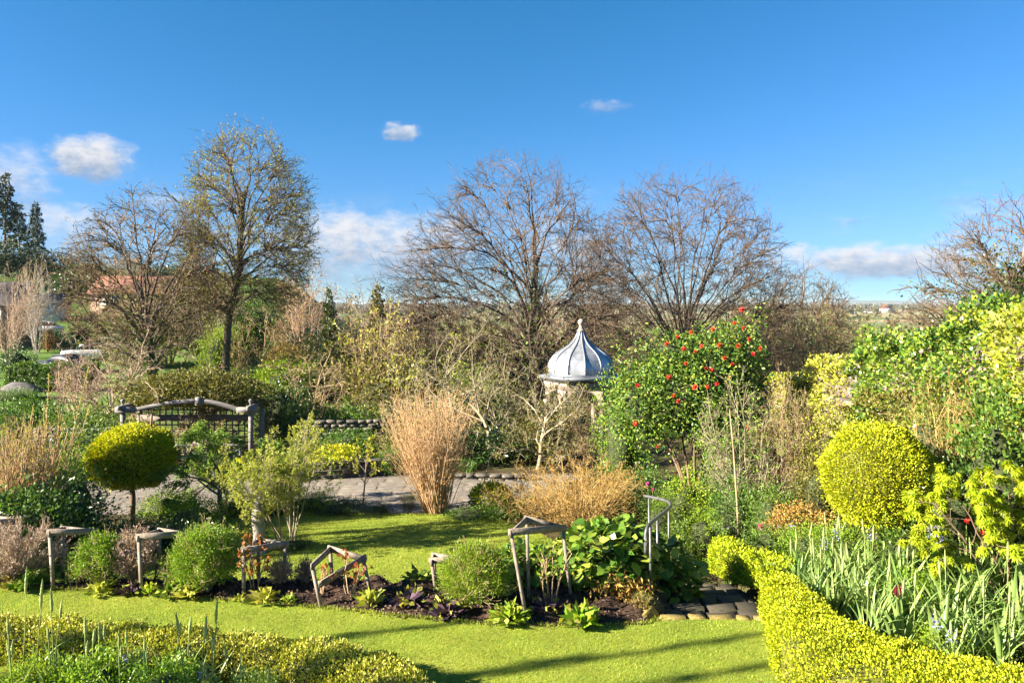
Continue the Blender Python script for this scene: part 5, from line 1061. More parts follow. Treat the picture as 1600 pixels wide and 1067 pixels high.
REDS = [(1154, 541), (1171, 530), (1159, 484), (1114, 515), (1087, 549), (1096, 541), (1072, 568), (1103, 576), (1112, 578), (1144, 569), (1155, 571), (1177, 553), (1124, 540), (1105, 605), (1086, 605), (1060, 627), (1054, 618), (1045, 589), (1042, 537), (1057, 527), (1168, 668), (1028, 698), (998, 603), (993, 662), (1148, 505), (1162, 513), (1068, 545), (1132, 560), (1140, 590), (1120, 600), (1080, 520), (1188, 545)]
def front_y(px, py):
    """distance of the camellia's near surface along that line of sight"""
    o_ = np.array([0, 0, CAMH]); dv = np.array([(px - 800) / FPX, 1, -(py - HOR) / FPX]); best = None
    for (c_, rad, _) in LOBES:
        rad = np.array(rad) * 1.02; q = (o_ - (np.array([cx_, cy_, cb]) + c_)) / rad; e = dv / rad; A, B, C_ = e @ e, 2 * q @ e, q @ q - 1; D_ = B * B - 4 * A * C_
        if D_ > 0: t_ = (-B - math.sqrt(D_)) / 2 / A; best = t_ if best is None else min(best, t_)
    return (best if best else 20.6) - .03
for i, (px, py) in enumerate(REDS):
    w = P(px, py, front_y(px, py)); part('flower', FLOW[i % 3], cam_t, LM['red'], (w[0] - cx_, w[1] - cy_, w[2] - cb), (1.2 + rng.normal(0, .25), rng.normal(0, .3), rng.normal(-.4, .4)), rng.uniform(.95, 1.35))
wc = bush(972, 23.5, 110, 572, 'fresh', 'pale leafy shrub with white flowers beside the gazebo', 1, core=M_inner); loc, rx_, h_ = place(972, 23.5, 110, 572)
for i in range(22):
    a = rng.uniform(3.6, 5.8); e = rng.uniform(.35, .95); part('flower', FLOW[i % 3], wc, LM['white'], (math.cos(a) * 1.0, math.sin(a) * 1.0, e), (1.2, 0, rng.normal(0, .5)), (.9 / rx_, .9 / rx_, .9 / h_))
# shrubs and perennials below
twigs(1160, 17.6, 165, 560, 'lichen', 'loose twiggy shrub with pale stems in front of the camellia', 0, 'fresh'); bush(1140, 18.4, 120, 660, 'mid', 'leafy green shrub at the foot of the camellia', 1); bush(1010, 19.4, 120, 720, 'mid', 'green undergrowth right of the orange-brown mound', 0); bush(940, 20.6, 140, 730, 'olive', 'olive undergrowth behind the orange-brown mound', 1)
twigs(1218, 17.6, 110, 556, 'tan', 'brown twiggy shrub between camellia and wall', 0, 'olive'); bush(1200, 18.4, 110, 640, 'olive', 'olive leafy shrub under the brown twigs', 1); twigs(1262, 17.4, 110, 604, 'tan', 'tangled twigs against the far end of the wall', 0, 'wallgold')
bush(1235, 18.6, 110, 610, 'olive', 'mottled shrub behind the brown twigs', 1); bush(1300, 17.2, 120, 618, 'wallgold', 'cream variegated shrub left of the golden globe', 1); bush(1280, 15.2, 90, 690, 'olive', 'olive shrub at the left foot of the golden globe', 3)
bush(1455, 13.8, 150, 590, 'olive', 'grey-green shrub behind the golden globe', 1); bush(1560, 12.0, 200, 590, 'mid', 'narrow-leaved green shrub at the right edge below the golden ivy', 3); twigs(1480, 13.0, 140, 560, 'orange', 'reddish bamboo-like stems on the wall', 0, 'mid')
bush(1480, 11.9, 150, 720, 'dark', 'dark shrub between globe and golden maple', 1)
PER = [(1075, 17.8, 110, 730, 'fresh', 0, 'bright green perennial clump below the camellia'), (1030, 17.0, 80, 760, 'mid', 1, 'green clump behind the handrail'), (1150, 16.6, 100, 745, 'mid', 3, 'leafy clump at the foot of the twiggy shrub'), (1100, 16.0, 90, 790, 'fresh', 2, 'yellow-green clump beside the top of the path'), (1210, 15.4, 110, 750, 'mid', 1, 'green clump left of the bluebells'),
       (1250, 14.6, 110, 785, 'rust', 3, 'reddish-stemmed clump left of the golden globe'), (1200, 13.9, 100, 815, 'mid', 0, 'low green clump above the short hedge'), (1265, 13.4, 110, 815, 'fresh', 1, 'yellow-green low clump behind the hedge corner'), (1140, 17.2, 70, 775, 'grey', 2, 'silvery clump behind the iris leaves'), (1060, 15.8, 70, 815, 'mid', 3, 'green clump by the turn of the path'),
       (1320, 12.9, 120, 810, 'fresh', 1, 'green clump at the foot of the golden globe'), (1420, 12.0, 140, 800, 'mid', 3, 'green clump right below the golden globe')]
for (px, Y, w, top, leaf, v, lab) in PER: bush(px, Y, w, top, leaf, lab, v, 'perennial', 'plant')
g = G(); g.add(*tube1([P(1140, 640, 16.2), P(1146, 700, 16.1), P(1152, 790, 16.0), P(1154, 835, 16.0)], (.012, .018, .022, .024), 6)); o = part('cane', g.mesh('cane'), None, BK['tan']); o['label'] = 'straight pale cane below the camellia'; o['category'] = 'cane'

# ------------------------------------------------------------------ strap leaves and flower spikes
def strap(seed, arch, n=8):
    r = R_(seed); t = np.linspace(0, 1, n + 1); ang = arch * t ** 1.6; dx = np.sin(ang); dz = np.cos(ang); x = np.r_[0, np.cumsum((dx[1:] + dx[:-1]) / 2)] / n; z = np.r_[0, np.cumsum((dz[1:] + dz[:-1]) / 2)] / n
    w = .026 * np.minimum(1, (1 - t) * 2.4 + .04) * (.75 + .25 * np.minimum(1, t * 4)); f = w * .35; V = []
    for i in range(n + 1): V += [(x[i] - f[i] * math.cos(ang[i]), -w[i], z[i] + f[i] * math.sin(ang[i])), (x[i], 0, z[i]), (x[i] - f[i] * math.cos(ang[i]), w[i], z[i] + f[i] * math.sin(ang[i]))]
    F = []
    for i in range(n): o = i * 3; F += [[o, o + 1, o + 4, o + 3], [o + 1, o + 2, o + 5, o + 4]]
    return np.array(V), np.array(F)
STR = [strap(i, a) for i, a in enumerate((.35, .6, .9, 1.25, 1.7, 2.2))]; STRM = [mesh('strap_leaf_%d' % i, v, f, None, True) for i, (v, f) in enumerate(STR)]
def spike(seed, kind):
    r = R_(seed); g = G(); g.add(*tube1([(0, 0, 0), (.01, 0, .5), (0, .01, .97)], (.006, .005, .003), 5)); n = 44; h = np.linspace(.7 if kind else .76, 1.0, n); a = np.arange(n) * 2.4; rad = .034 * np.sin(np.clip((1.03 - h) / .3, 0, 1) * PI / 2) + .004
    C = np.stack([np.cos(a) * .004, np.sin(a) * .004, h], -1); D = np.stack([np.cos(a), np.sin(a), .9 + 0 * a], -1)
    st_ = g.mesh('flower_stalk_%d' % seed)
    z0_ = .72 if kind else .78; pr = [(.002, z0_)] + [((.0125 + .0035 * (q % 2)) * math.sin(min(1, (1.02 - z) / .2) * PI / 2) * min(1, .45 + (z - z0_) * 9), z) for q, z in enumerate(np.linspace(z0_ + .004, .985, 22))] + [(.001, 1.0)]
    g = G(); g.add(*lathe(pr, 7)); V_ = g.V[0]; V_[:, :2] *= 1 + r.normal(0, .16, (len(V_), 1)); bd = g.mesh('buds_%d' % seed, None, False)
    C, D = [], []
    for i in range(14):
        b = np.array([math.cos(i * 2.4), math.sin(i * 2.4), .25]) * .035 + [0, 0, .6 + .016 * i]
        for k in range(6): q = r.normal(0, 1, 3); C.append(b); D.append(nrm(q + b * [18, 18, 0]))
    fl = mesh('stars_%d' % seed, *leaves(r, np.array(C), np.array(D), r.uniform(.022, .036, len(C)), np.full(len(C), .008), .1))
    return st_, bd, fl
SPK = [spike(611, 0), spike(612, 1)]
def clump(loc, label, group, r, nl, L_, nsp, sh, flower=0, single=True, leaf='strap', lean=None, name='camassia'):
    t = thing(name, label, 'flower', loc, group)
    V, F, o = [], [], 0
    for k in range(nl):
        v = r.choice(6, p=[.2, .24, .22, .16, .12, .06]); a = r.uniform(0, 2 * PI); s = L_ * r.uniform(.65, 1.2); b = (r.normal(0, .05), r.normal(0, .05), -.02); tl = r.uniform(.05, .4); ws = s * r.uniform(.75, 1.15) * .62 / L_ if L_ < .45 else s * r.uniform(.8, 1.2)
        if single: part('leaf', STRM[v], t, LM[leaf], b, (0, tl, a), (s, ws, s))
        else:
            M_ = Matrix.Rotation(a, 3, 'Z') @ Matrix.Rotation(tl, 3, 'Y') @ Matrix.Diagonal((s, ws, s)); V.append(STR[v][0] @ np.array(M_).T + b); F.append(STR[v][1] + o); o += len(STR[v][0])
    if not single: part('leaves', mesh('leaf_clump', np.vstack(V), np.vstack(F), None, True), t, LM[leaf])
    for k in range(nsp):
        s = sh * r.uniform(.85, 1.15); a = SPK[k % 2]; rot = (r.normal(0, .07), r.normal(0, .07), r.uniform(0, 6)); b = (r.normal(0, .07), r.normal(0, .07), 0)
        sp_ = part('flower_spike', a[0], t, BK['green'], b, rot, (1.2, 1.2, s)); part('buds', a[1], sp_, LM['spike'])
        if k < flower: part('blue_flowers', a[2], sp_, LM['blue'])
    return t
r = R_(91); pts = []
ORD = 'first second third fourth fifth sixth seventh eighth ninth tenth eleventh twelfth thirteenth fourteenth fifteenth sixteenth seventeenth eighteenth nineteenth twentieth'.split()
tries = 0
while len(pts) < 52 and tries < 4000:
    tries += 1; px = r.uniform(1235, 1660); Y = r.uniform(8.9, 12.9); x = X(px, Y)
    hy = np.interp(x, [4.3, 4.6, 5.2, 6.2, 7.4], [11.4, 10.0, 9.5, 9.05, 8.75])
    if Y < hy or x > 8 or math.hypot(x - X(1372, 12.6), Y - 12.6) < .75: continue
    if all(math.hypot(x - a, Y - b) > .30 for a, b in pts): pts.append((x, Y))
BLUE = [(1345, 12.3), (1475, 11.4), (1485, 9.3), (1395, 12.2), (1530, 11.2), (1300, 12.4)]
pts = sorted(pts, key=lambda p: p[1] - .25 * abs(p[0] - 6)); rows_ = [sorted(pts[k:k + 13], key=lambda p: p[0] / p[1]) for k in range(0, len(pts), 13)]; RN = ('front', 'second', 'third', 'back')
for i, (x, y) in enumerate(sorted(pts, key=lambda p: p[1])):
    near = y < 10.9; ri = [k for k, q in enumerate(rows_) if (x, y) in q][0]
    clump((x, y, Hs(x, y)), '%s camassia clump from the left in the %s row behind the golden hedge' % (ORD[rows_[ri].index((x, y))], RN[ri]), 'camassias behind the golden hedge', r, 19 if near else 24, .82, int(r.integers(1, 4)) if not near else int(r.integers(0, 3)), 1.0, 0, i < 17)
for i, (px, y) in enumerate(BLUE):
    x = X(px, y); clump((x, y, Hs(x, y)), ['camassia with blue stars at the foot of the golden globe', 'camassia with open blue flowers left of the golden maple', 'nearest camassia with pale blue star flowers above the hedge', 'blue-flowered camassia directly below the golden globe', 'blue-flowered camassia under the golden maple', 'single blue camassia left of the golden globe'][i], None, r, 10, .6, 2, 1.0 if i != 2 else .75, 2, False)
# tulip
t = thing('tulip', 'single dark red tulip among the strap leaves', 'tulip', on(1402, 10.3)); g = G(); g.add(*tube1([(0, 0, 0), (.02, 0, .3), (0, 0, .56)], .007, 6)); part('stem', g.mesh('stem'), t, BK['green'])
tz = P(0, 932, 10.3)[2] - t.location[2]; sc_ = tz / .56
for c_ in t.children: c_.scale = (1, 1, sc_)
M_tulip = leaf_mat('tulip_petal', [(.05, .003, .008), (.11, .005, .012), (.17, .012, .02)], .2, .35, .5, .1)
V, F = [], []
for k in range(6):
    a0 = k * PI / 3; o = len(V)
    for j, (h, rr, w) in enumerate(((0, .012, .25), (.04, .05, .62), (.09, .055, .62), (.13, .042, .42), (.15, .04, .12))):
        for s in (-1, 1): q = 1 + .12 * (k % 2); V.append((rr * q * math.cos(a0 + s * w), rr * q * math.sin(a0 + s * w), h))
    for j in range(4): b = o + j * 2; F.append([b, b + 1, b + 3, b + 2])
part('bloom', mesh('bloom', np.array(V), np.array(F), None, True), t, M_tulip, (0, 0, tz), (.15, .1, 0))
for k in range(3): part('leaf', STRM[2 + k], t, LM['strap'], (0, 0, 0), (0, .2, k * 2.1), (.42, 1.3, .42))
# broad leafy filling between the camassias
for (px, Y, w, top, leaf, lab) in ((1350, 11.6, 90, 905, 'fresh', 'broad green leaves low behind the hedge corner'), (1440, 10.9, 120, 890, 'fresh', 'broad green leaves around the tulip'), (1530, 10.2, 110, 920, 'mid', 'green leafy filling below the golden maple'), (1590, 9.6, 100, 960, 'mid', 'low leaves in the bottom right corner'), (1480, 9.7, 110, 975, 'fresh', 'pale broad leaves under the nearest blue camassia')):
    bush(px, Y, w, top, leaf, lab, 3, 'perennial', 'plant')
# left camassias
hb = lambda x: np.interp(x, [-8.6, -7, -5.6, -4.2, -2.9, -1.9, -1.3], [9.7, 9.6, 9.45, 9.2, 8.9, 8.55, 8.1])
LT = [(50, .95, 1.32), (78, .8, 1.2), (25, .75, 1.0), (95, .75, 1.12), (135, .55, .95), (190, .6, .95), (262, .6, .9), (300, .9, 1.25), (312, .85, 1.18), (285, .6, .9), (345, .5, .8), (410, .5, .7), (165, .5, .8), (230, .5, .8), (10, .6, .85), (370, .45, .7), (60, .5, .85), (120, .5, .8), (210, .4, .8), (335, .4, .75)]
r = R_(92)
for i, (px, l, s) in enumerate(LT):
    Y = 9.05 - .5 * (i % 3) * .5 - .1 * r.random() - max(0, px - 250) * .0022; x = X(px, Y); clump((x, Y, 0), '%s green-budded camassia clump from the left along the bottom left edge' % ORD[sorted(q[0] for q in LT).index(px)], 'camassias at the bottom left', r, 13, .58, 1 if i % 4 else 2, s, 0, i % 2 == 0)
for (px, Y, lab) in ((215, 8.9, 'camassia with one violet-blue flower above the patchy hedge'), (290, 8.5, 'violet-blue flowered camassia at the bottom left centre')):
    x = X(px, Y); clump((x, Y, 0), lab, None, r, 8, .5, 1, .68 if px == 215 else .55, 1, False)
for (px, Y, w, top, leaf, lab) in ((150, 8.75, 150, 1016, 'fresh', 'ferny green leaves in front of the patchy hedge'), (260, 8.5, 130, 1030, 'fresh', 'leafy clump at the bottom left of centre'), (60, 8.8, 120, 1024, 'fresh', 'leafy clump in the bottom left corner'), (400, 8.2, 90, 1045, 'mid', 'low leaves before the hedge end')):
    bush(px, Y, w, top, leaf, lab, 3, 'perennial', 'plant')
# irises / daffodil leaves elsewhere
for (px, Y, n_, l, lab, fl) in ((1142, 15.0, 26, .75, 'upright iris leaves behind the short golden hedge', 0), (1190, 15.0, 18, .6, 'arching grey-green leaves with a pink flower', 1), (1122, 16.4, 16, .5, 'bluebell clump below the camellia', 2), (1232, 14.4, 14, .45, 'purple bluebells beside the golden globe', 2), (1060, 17.2, 12, .4, 'pale narrow leaves behind the handrail', 0), (165, 16.4, 30, .9, 'dark upright iris leaves left of the topiary trunk', 0), (735, 25.3, 16, .5, 'bulb leaves behind the rubble edging', 0)):
    t = clump(on(px, Y), lab, None, r, n_, l, 0, 1, 0, False, 'mid' if fl == 0 else 'strap', name='iris' if fl == 0 else 'bluebell')
    if fl == 1: part('flower', FLOW[0], t, LM['pink'], (-.05, -.1, .55), (.9, 0, 0), 1.2)
    if fl == 2:
        for k in range(7): part('flower', FLOW[1], t, LM['blue'], (rng.normal(0, .12), rng.normal(-.08, .06), rng.uniform(.38, .6)), (1, rng.normal(0, .4), rng.normal(0, 1)), .6)
# pink flowers seen above the handrail
t = thing('pink_shrub_rose', 'sparse stems with two pink flowers left of the handrail top', 'flower', on(1010, 17.6)); 
for k, (px, py) in enumerate(((1012, 756), (1020, 765))):
    w = P(px, py, 17.6) - np.array(t.location); g = G(); g.add(*tube1([(0, 0, 0), w * .5 + [.05, 0, 0], w], (.008, .006, .005), 5)); part('stem', g.mesh('stem'), t, BK['green']); part('flower', FLOW[k], t, LM['pink'], w, (1.1, 0, 0), .9)

# ------------------------------------------------------------------ golden maple at the right edge
def palmate(seed):
    r = R_(seed); V, F = [(0, 0, 0)], []
    for k, (a, l) in enumerate(zip(np.radians([-125, -80, -40, 0, 40, 80, 125]), (.5, .75, .95, 1.05, .95, .75, .5))):
        d = np.array([math.cos(a), math.sin(a), 0]); s = np.array([-d[1], d[0], 0]); o = len(V); dz = -.28 * l * l
        V += [tuple(d * l * .45 + s * .11 + [0, 0, .02]), tuple(d * l + [0, 0, dz]), tuple(d * l * .45 - s * .11 + [0, 0, .02])]; F.append([0, o + 2, o + 1, o])
    return np.array(V), np.array(F)
PAL = [mesh('palmate_leaf_%d' % i, *palmate(i)) for i in range(2)]; PV, PF = palmate(0)
r = R_(95); mt = thing('golden_maple', 'golden-leaved japanese maple spreading in from the right edge', 'tree', on(1575, 10.7)); mo = np.array(mt.location)
out = grow(r, [(0, 0, -.05), (.1, .1, -.05), (-.1, 0, -.05)], [(.1, 0, 1), (-.3, -.1, 1), (-.6, 0, 1)], 1.6, .018, [lv(seg=6, wig=.12, up=-.02, tap=.5), lv(k=7, seg=6, ang=(35, 70), len=(.45, .75), t0=.35, rr=.5, wig=.14, up=.0), lv(k=5, seg=4, ang=(25, 55), len=(.4, .6), rr=.55, wig=.15, up=-.02, rmin=.004), lv(k=3, seg=2, ang=(25, 55), len=(.4, .6), rr=.6, rmin=.003)])
part('trunk', wood(out, (7, 5, 4, 3)).mesh('trunk', BK['brown'], True), mt)
c, d = on_twigs(r, out[-1], 3000, 0)
order = np.argsort(c[:, 1]); c, d = c[order], d[order]; V, F, o = [], [], 0
for i in range(len(c)):
    s = r.uniform(.06, .115); yaw = math.atan2(d[i, 1], d[i, 0]) + r.normal(0, .5); rot = (r.normal(0, .35), .45 + r.normal(0, .3), yaw)
    if i < 260: part('leaf', PAL[0], mt, LM['maple'], c[i], rot, s)
    else:
        M_ = Matrix.Rotation(rot[2], 3, 'Z') @ Matrix.Rotation(rot[1], 3, 'Y') @ Matrix.Rotation(rot[0], 3, 'X'); V.append(PV * s @ np.array(M_).T + c[i]); F.append(PF + o); o += len(PV)
q = part('foliage', mesh('maple_leaves', np.vstack(V), np.vstack(F)), mt, LM['maple']); q['kind'] = 'stuff'
rt_ = thing('red_tulip', 'small orange-red flower at the foot of the golden maple', 'flower', on(1510, 10.9)); w = P(1510, 815, 10.9) - np.array(rt_.location); g = G(); g.add(*tube1([(0, 0, 0), w * .6, w], .006, 5)); part('stem', g.mesh('stem'), rt_, BK['green']); part('flower', FLOW[1], rt_, LM['red'], w, (.6, 0, 0), .9)
rt_ = thing('red_tulip', 'lower orange-red flower right of the other red one', 'flower', on(1535, 10.8)); w = P(1535, 832, 10.8) - np.array(rt_.location); g = G(); g.add(*tube1([(0, 0, 0), w * .6, w], .006, 5)); part('stem', g.mesh('stem'), rt_, BK['green']); part('flower', FLOW[2], rt_, LM['red'], w, (.9, 0, 0), .7)

# ------------------------------------------------------------------ handrail
M_iron = rough_mat('galvanised_rail', [(.3, (.08, .08, .085)), (.7, (.15, .15, .16))], 8, .45, 4, bump=.1, metal=.4, spec=.5)
hr_t = thing('handrail', 'curving grey metal handrail beside the stone steps', 'handrail', P(1017, 935, 11.65)); ho = np.array(hr_t.location)
def curve(pts, n=40):
    pts = np.array(pts, float); t = np.linspace(0, len(pts) - 1, n); o = []
    pe = np.vstack([2 * pts[0] - pts[1], pts, 2 * pts[-1] - pts[-2]])
    for u in t:
        i = min(int(u), len(pts) - 2); f = u - i; a, b, c, d = pe[i:i + 4]; o.append(.5 * (2 * b + (c - a) * f + (2 * a - 5 * b + 4 * c - d) * f * f + (3 * b - a - 3 * c + d) * f ** 3))
    return np.array(o)
rail = curve([P(1009, 864, 11.55), P(1009, 838, 11.55), P(1013, 821, 11.65), P(1028, 808, 12.3), P(1042, 797, 13.0), P(1048, 789, 13.6), P(1043, 783, 14.0), P(1028, 778.5, 14.4), P(1007, 774.5, 14.8)])
g = G(); g.add(*tube1(rail - ho, .028, 8)); part('rail', g.mesh('rail', None, True), hr_t, M_iron)
for (a, yb) in ((P(1016, 818, 11.72), P(1017, 938, 11.72)), (P(1027, 809, 12.3), P(1028, 930, 12.3)), (P(1045, 793, 13.4), P(1045.5, 900, 13.4)), (P(1014, 776, 14.7), P(1015, 905, 14.7))):
    g = G(); g.add(*tube1([a - ho, yb - ho], .02, 8)); part('post', g.mesh('post', None, True), hr_t, M_iron)

# ================================================================== ROSE BED
M_plank = rough_mat('grey_plank', [(.25, (.08, .062, .048)), (.45, (.17, .14, .11)), (.6, (.23, .195, .16)), (.75, (.32, .28, .235))], 14, .85, 8, bump=.35, bdist=.004, stretch=(1, 1, .35))
def gp(px, py, z=.05): Y = (CAMH - z) * FPX / (py - HOR); return P(px, py, Y)
def frame(label, tops, feet, planks=None, w=.095):
    """tops: three (px, py, depth offset from its foot); feet: three (px, py)"""
    F_ = [gp(*f) for f in feet]; T_ = [P(t[0], t[1], f[1] + (t[2] if len(t) > 2 else 0)) for t, f in zip(tops, F_)]
    o = np.mean(F_, 0); o[2] = .03; t = thing('rose_support', label, 'plant support', o, 'wooden rose frames in the bed')
    for a, b in zip(T_, F_): g = G(); g.add(*bar(a - o, b - o - np.array([0, 0, .15]), .05, .034, (0, 1, 0))); part('post', g.mesh('post'), t, M_plank)
    for i, (a, b) in enumerate(planks(T_) if planks else ((T_[0], T_[1]), (T_[1], T_[2]), (T_[2], T_[0]))):
        d = nrm(b - a) * .05; dz = np.array([0, 0, .02 + .012 * i]); g = G(); g.add(*bar(a - d - o + dz, b + d - o + dz, .024, w, (0, 0, 1))); part('plank', g.mesh('plank'), t, M_plank)
    return t
frame('triangular rose frame second from the left edge, beside the lavender', [(78, 836), (98, 829), (146, 834)], [(84, 918), (99, 897), (143, 905)])
frame('triangular rose frame third from the left edge, beside the round green shrub', [(217, 843), (250, 832), (288, 838)], [(222, 925), (243, 905), (284, 914)])
frame('rose frame half hidden behind the red-leaved rose', [(381, 864), (404, 848), (446, 854)], [(381, 930), (404, 908), (442, 912)])
frame('broken rose frame with one plank fallen aslant', [(488, 886), (516, 860), (568, 876)], [(504, 944), (521, 914), (582, 923)], lambda T_: ((T_[0], T_[1]), (T_[1], T_[2]), (T_[2], np.array([P(502, 916, 11.55)]).ravel())))
frame('small rose frame corner left of the rosemary bush', [(675, 880), (678, 871), (715, 877)], [(682, 915), (682, 908), (716, 914)])
frame('tallest triangular rose frame beside the large-leaved shrub', [(799, 836), (823, 814), (880, 829)], [(826, 968), (827, 940), (894, 936)])
frame('leftmost rose frame cut by the edge of the picture', [(-30, 822), (-5, 813), (28, 817)], [(-26, 900), (-4, 885), (26, 889)])
def rose(px, py, h, n, label, seed, leaf='redleaf', nl=60, spread=.3):
    x, y, z = gp(px, py); r = R_(seed); stems_plant('rose_bush', label, 'rose', (x, y, z - .02), r, n, spread, h, .012, [lv(seg=6, wig=.1, up=.02, tap=.5), lv(k=4, seg=4, ang=(20, 50), len=(.3, .5), t0=.35, rr=.65, wig=.12, up=.05, rmin=.004), lv(k=2, seg=2, ang=(25, 50), len=(.3, .5), rr=.7, rmin=.003)], 'tan', leaf, nl * 4, (.06, .04), .08)
rose(398, 925, .95, 5, 'rose with coppery red young leaves in the bed', 401, nl=110); rose(545, 935, .75, 5, 'bare-stemmed rose inside the broken frame', 402, 'redleaf', 40); rose(858, 948, .95, 6, 'green-shooted rose inside the tallest frame', 403, 'fresh', 45); rose(120, 915, .6, 4, 'small rose inside the frame beside the lavender', 404, 'mid', 20)
rose(262, 915, .6, 5, 'thin rose inside the frame beside the round green shrub', 405, 'mid', 30); rose(692, 915, .5, 3, 'thin rose in the small frame corner', 406, 'fresh', 10); rose(500, 928, .5, 3, 'short rose stub left of the broken frame', 407, 'redleaf', 12)
def mound(px, py, wpx, hpx, leaf, label, seed, n=9000, ls=(.035, .012), bark='tan', lean=0, name='shrub', top=.25, dense=0):
    """a woody dome: many stems from one foot, fine leaves over the upper part"""
    x, y, z = gp(px, py); rx, h = wpx / 2 * y / FPX, hpx * y / FPX; r = R_(seed); t = thing(name, label, 'shrub', (x, y, z - .02)); k = 70
    a = r.uniform(0, 2 * PI, k); s = r.random(k) ** .5 * rx; tip = np.stack([np.cos(a) * s + lean * h, np.sin(a) * s, h * np.sqrt(np.clip(1.05 - (s / rx) ** 2, .12, 1)) * r.uniform(.8, 1, k)], -1); q = np.linspace(0, 1, 5)[None, :, None]
    st0 = np.stack([np.cos(a) * .1 * rx, np.sin(a) * .1 * rx, 0 * a], -1); Pt = st0[:, None] * (1 - q) + tip[:, None] * q; Pt[:, :, 2] += .1 * h * np.sin(q[..., 0] * PI); Pt += r.normal(0, .012, Pt.shape); Rr = np.linspace(.012, .004, 5)[None] * np.ones((k, 1))
    out = [(Pt, Rr)]; o2 = grow(r, Pt[np.repeat(np.arange(k), 7), np.tile([1, 2, 2, 3, 3, 4, 4], k)], nrm(tip - st0).repeat(7, 0) + r.normal(0, .5, (k * 7, 3)), r.uniform(.12, .3, k * 7) * h, .004, [lv(seg=3, wig=.15, up=.06)]); 
    part('stems', wood(out + o2, (4, 3)).mesh('stems', BK[bark]), t); c, d = on_twigs(r, o2[0], n, .1); d = d * .6 + [0, 0, .3]
    if dense:
        bc, bd, _ = blob(r, 170, (rx * .8, rx * .8, h * .5), .18, 20, .74, -.6, .35); bc = bc + [lean * h * .6, 0, h * .46]; k_ = r.integers(0, len(bc), n * 2); c = np.vstack([c[: n // 4], bc[k_] + r.normal(0, .12 * rx, (n * 2, 3)) * [1, 1, .8]]); d = np.vstack([d[: n // 4], bd[k_] * .9])
    kk = c[:, 2] > h * top * r.uniform(.7, 1.3, len(c)); c, d = c[kk], d[kk]
    part('foliage', mesh('leaf', *leaves(r, c + r.normal(0, .02, c.shape), d + r.normal(0, .6, d.shape) + [0, 0, .25], r.uniform(.7, 1.4, len(c)) * ls[0], r.uniform(.7, 1.2, len(c)) * ls[1])), t, LM[leaf])
    return t
mound(28, 905, 125, 88, 'lavender', 'faded purple-grey lavender at the left end of the bed', 411, 9000, (.05, .012), 'pink', name='lavender', top=.1)
mound(158, 912, 78, 78, 'fresh', 'lumpy bright green shrub between two rose frames', 412, 5500, (.035, .016), name='santolina_shrub', dense=1, top=.3); mound(212, 912, 62, 82, 'lavender', 'dry twiggy shrub behind the third rose frame', 413, 3000, (.05, .014), 'tan', name='santolina_shrub', top=.2)
mound(322, 920, 112, 96, 'fresh', 'round bright green dome shrub in the middle of the bed', 414, 9000, (.035, .016), name='hebe_shrub', dense=1); mound(735, 945, 116, 92, 'fresh', 'wind-swept feathery green shrub left of the tallest frame', 415, 8500, (.055, .012), lean=.12, name='rosemary_bush', dense=1, top=.32)
mound(440, 912, 46, 40, 'lavender', 'small straw-coloured dead lavender behind the coppery rose', 416, 900, (.04, .012), 'straw', name='lavender', top=.1); mound(477, 912, 30, 42, 'grey', 'thin grey seedling stems on the bed edge', 417, 250, (.04, .012), 'grey', name='lavender'); mound(1003, 950, 36, 22, 'olive', 'dry tuft on the stone corner by the handrail', 418, 900, (.05, .015), 'orange', name='heather')
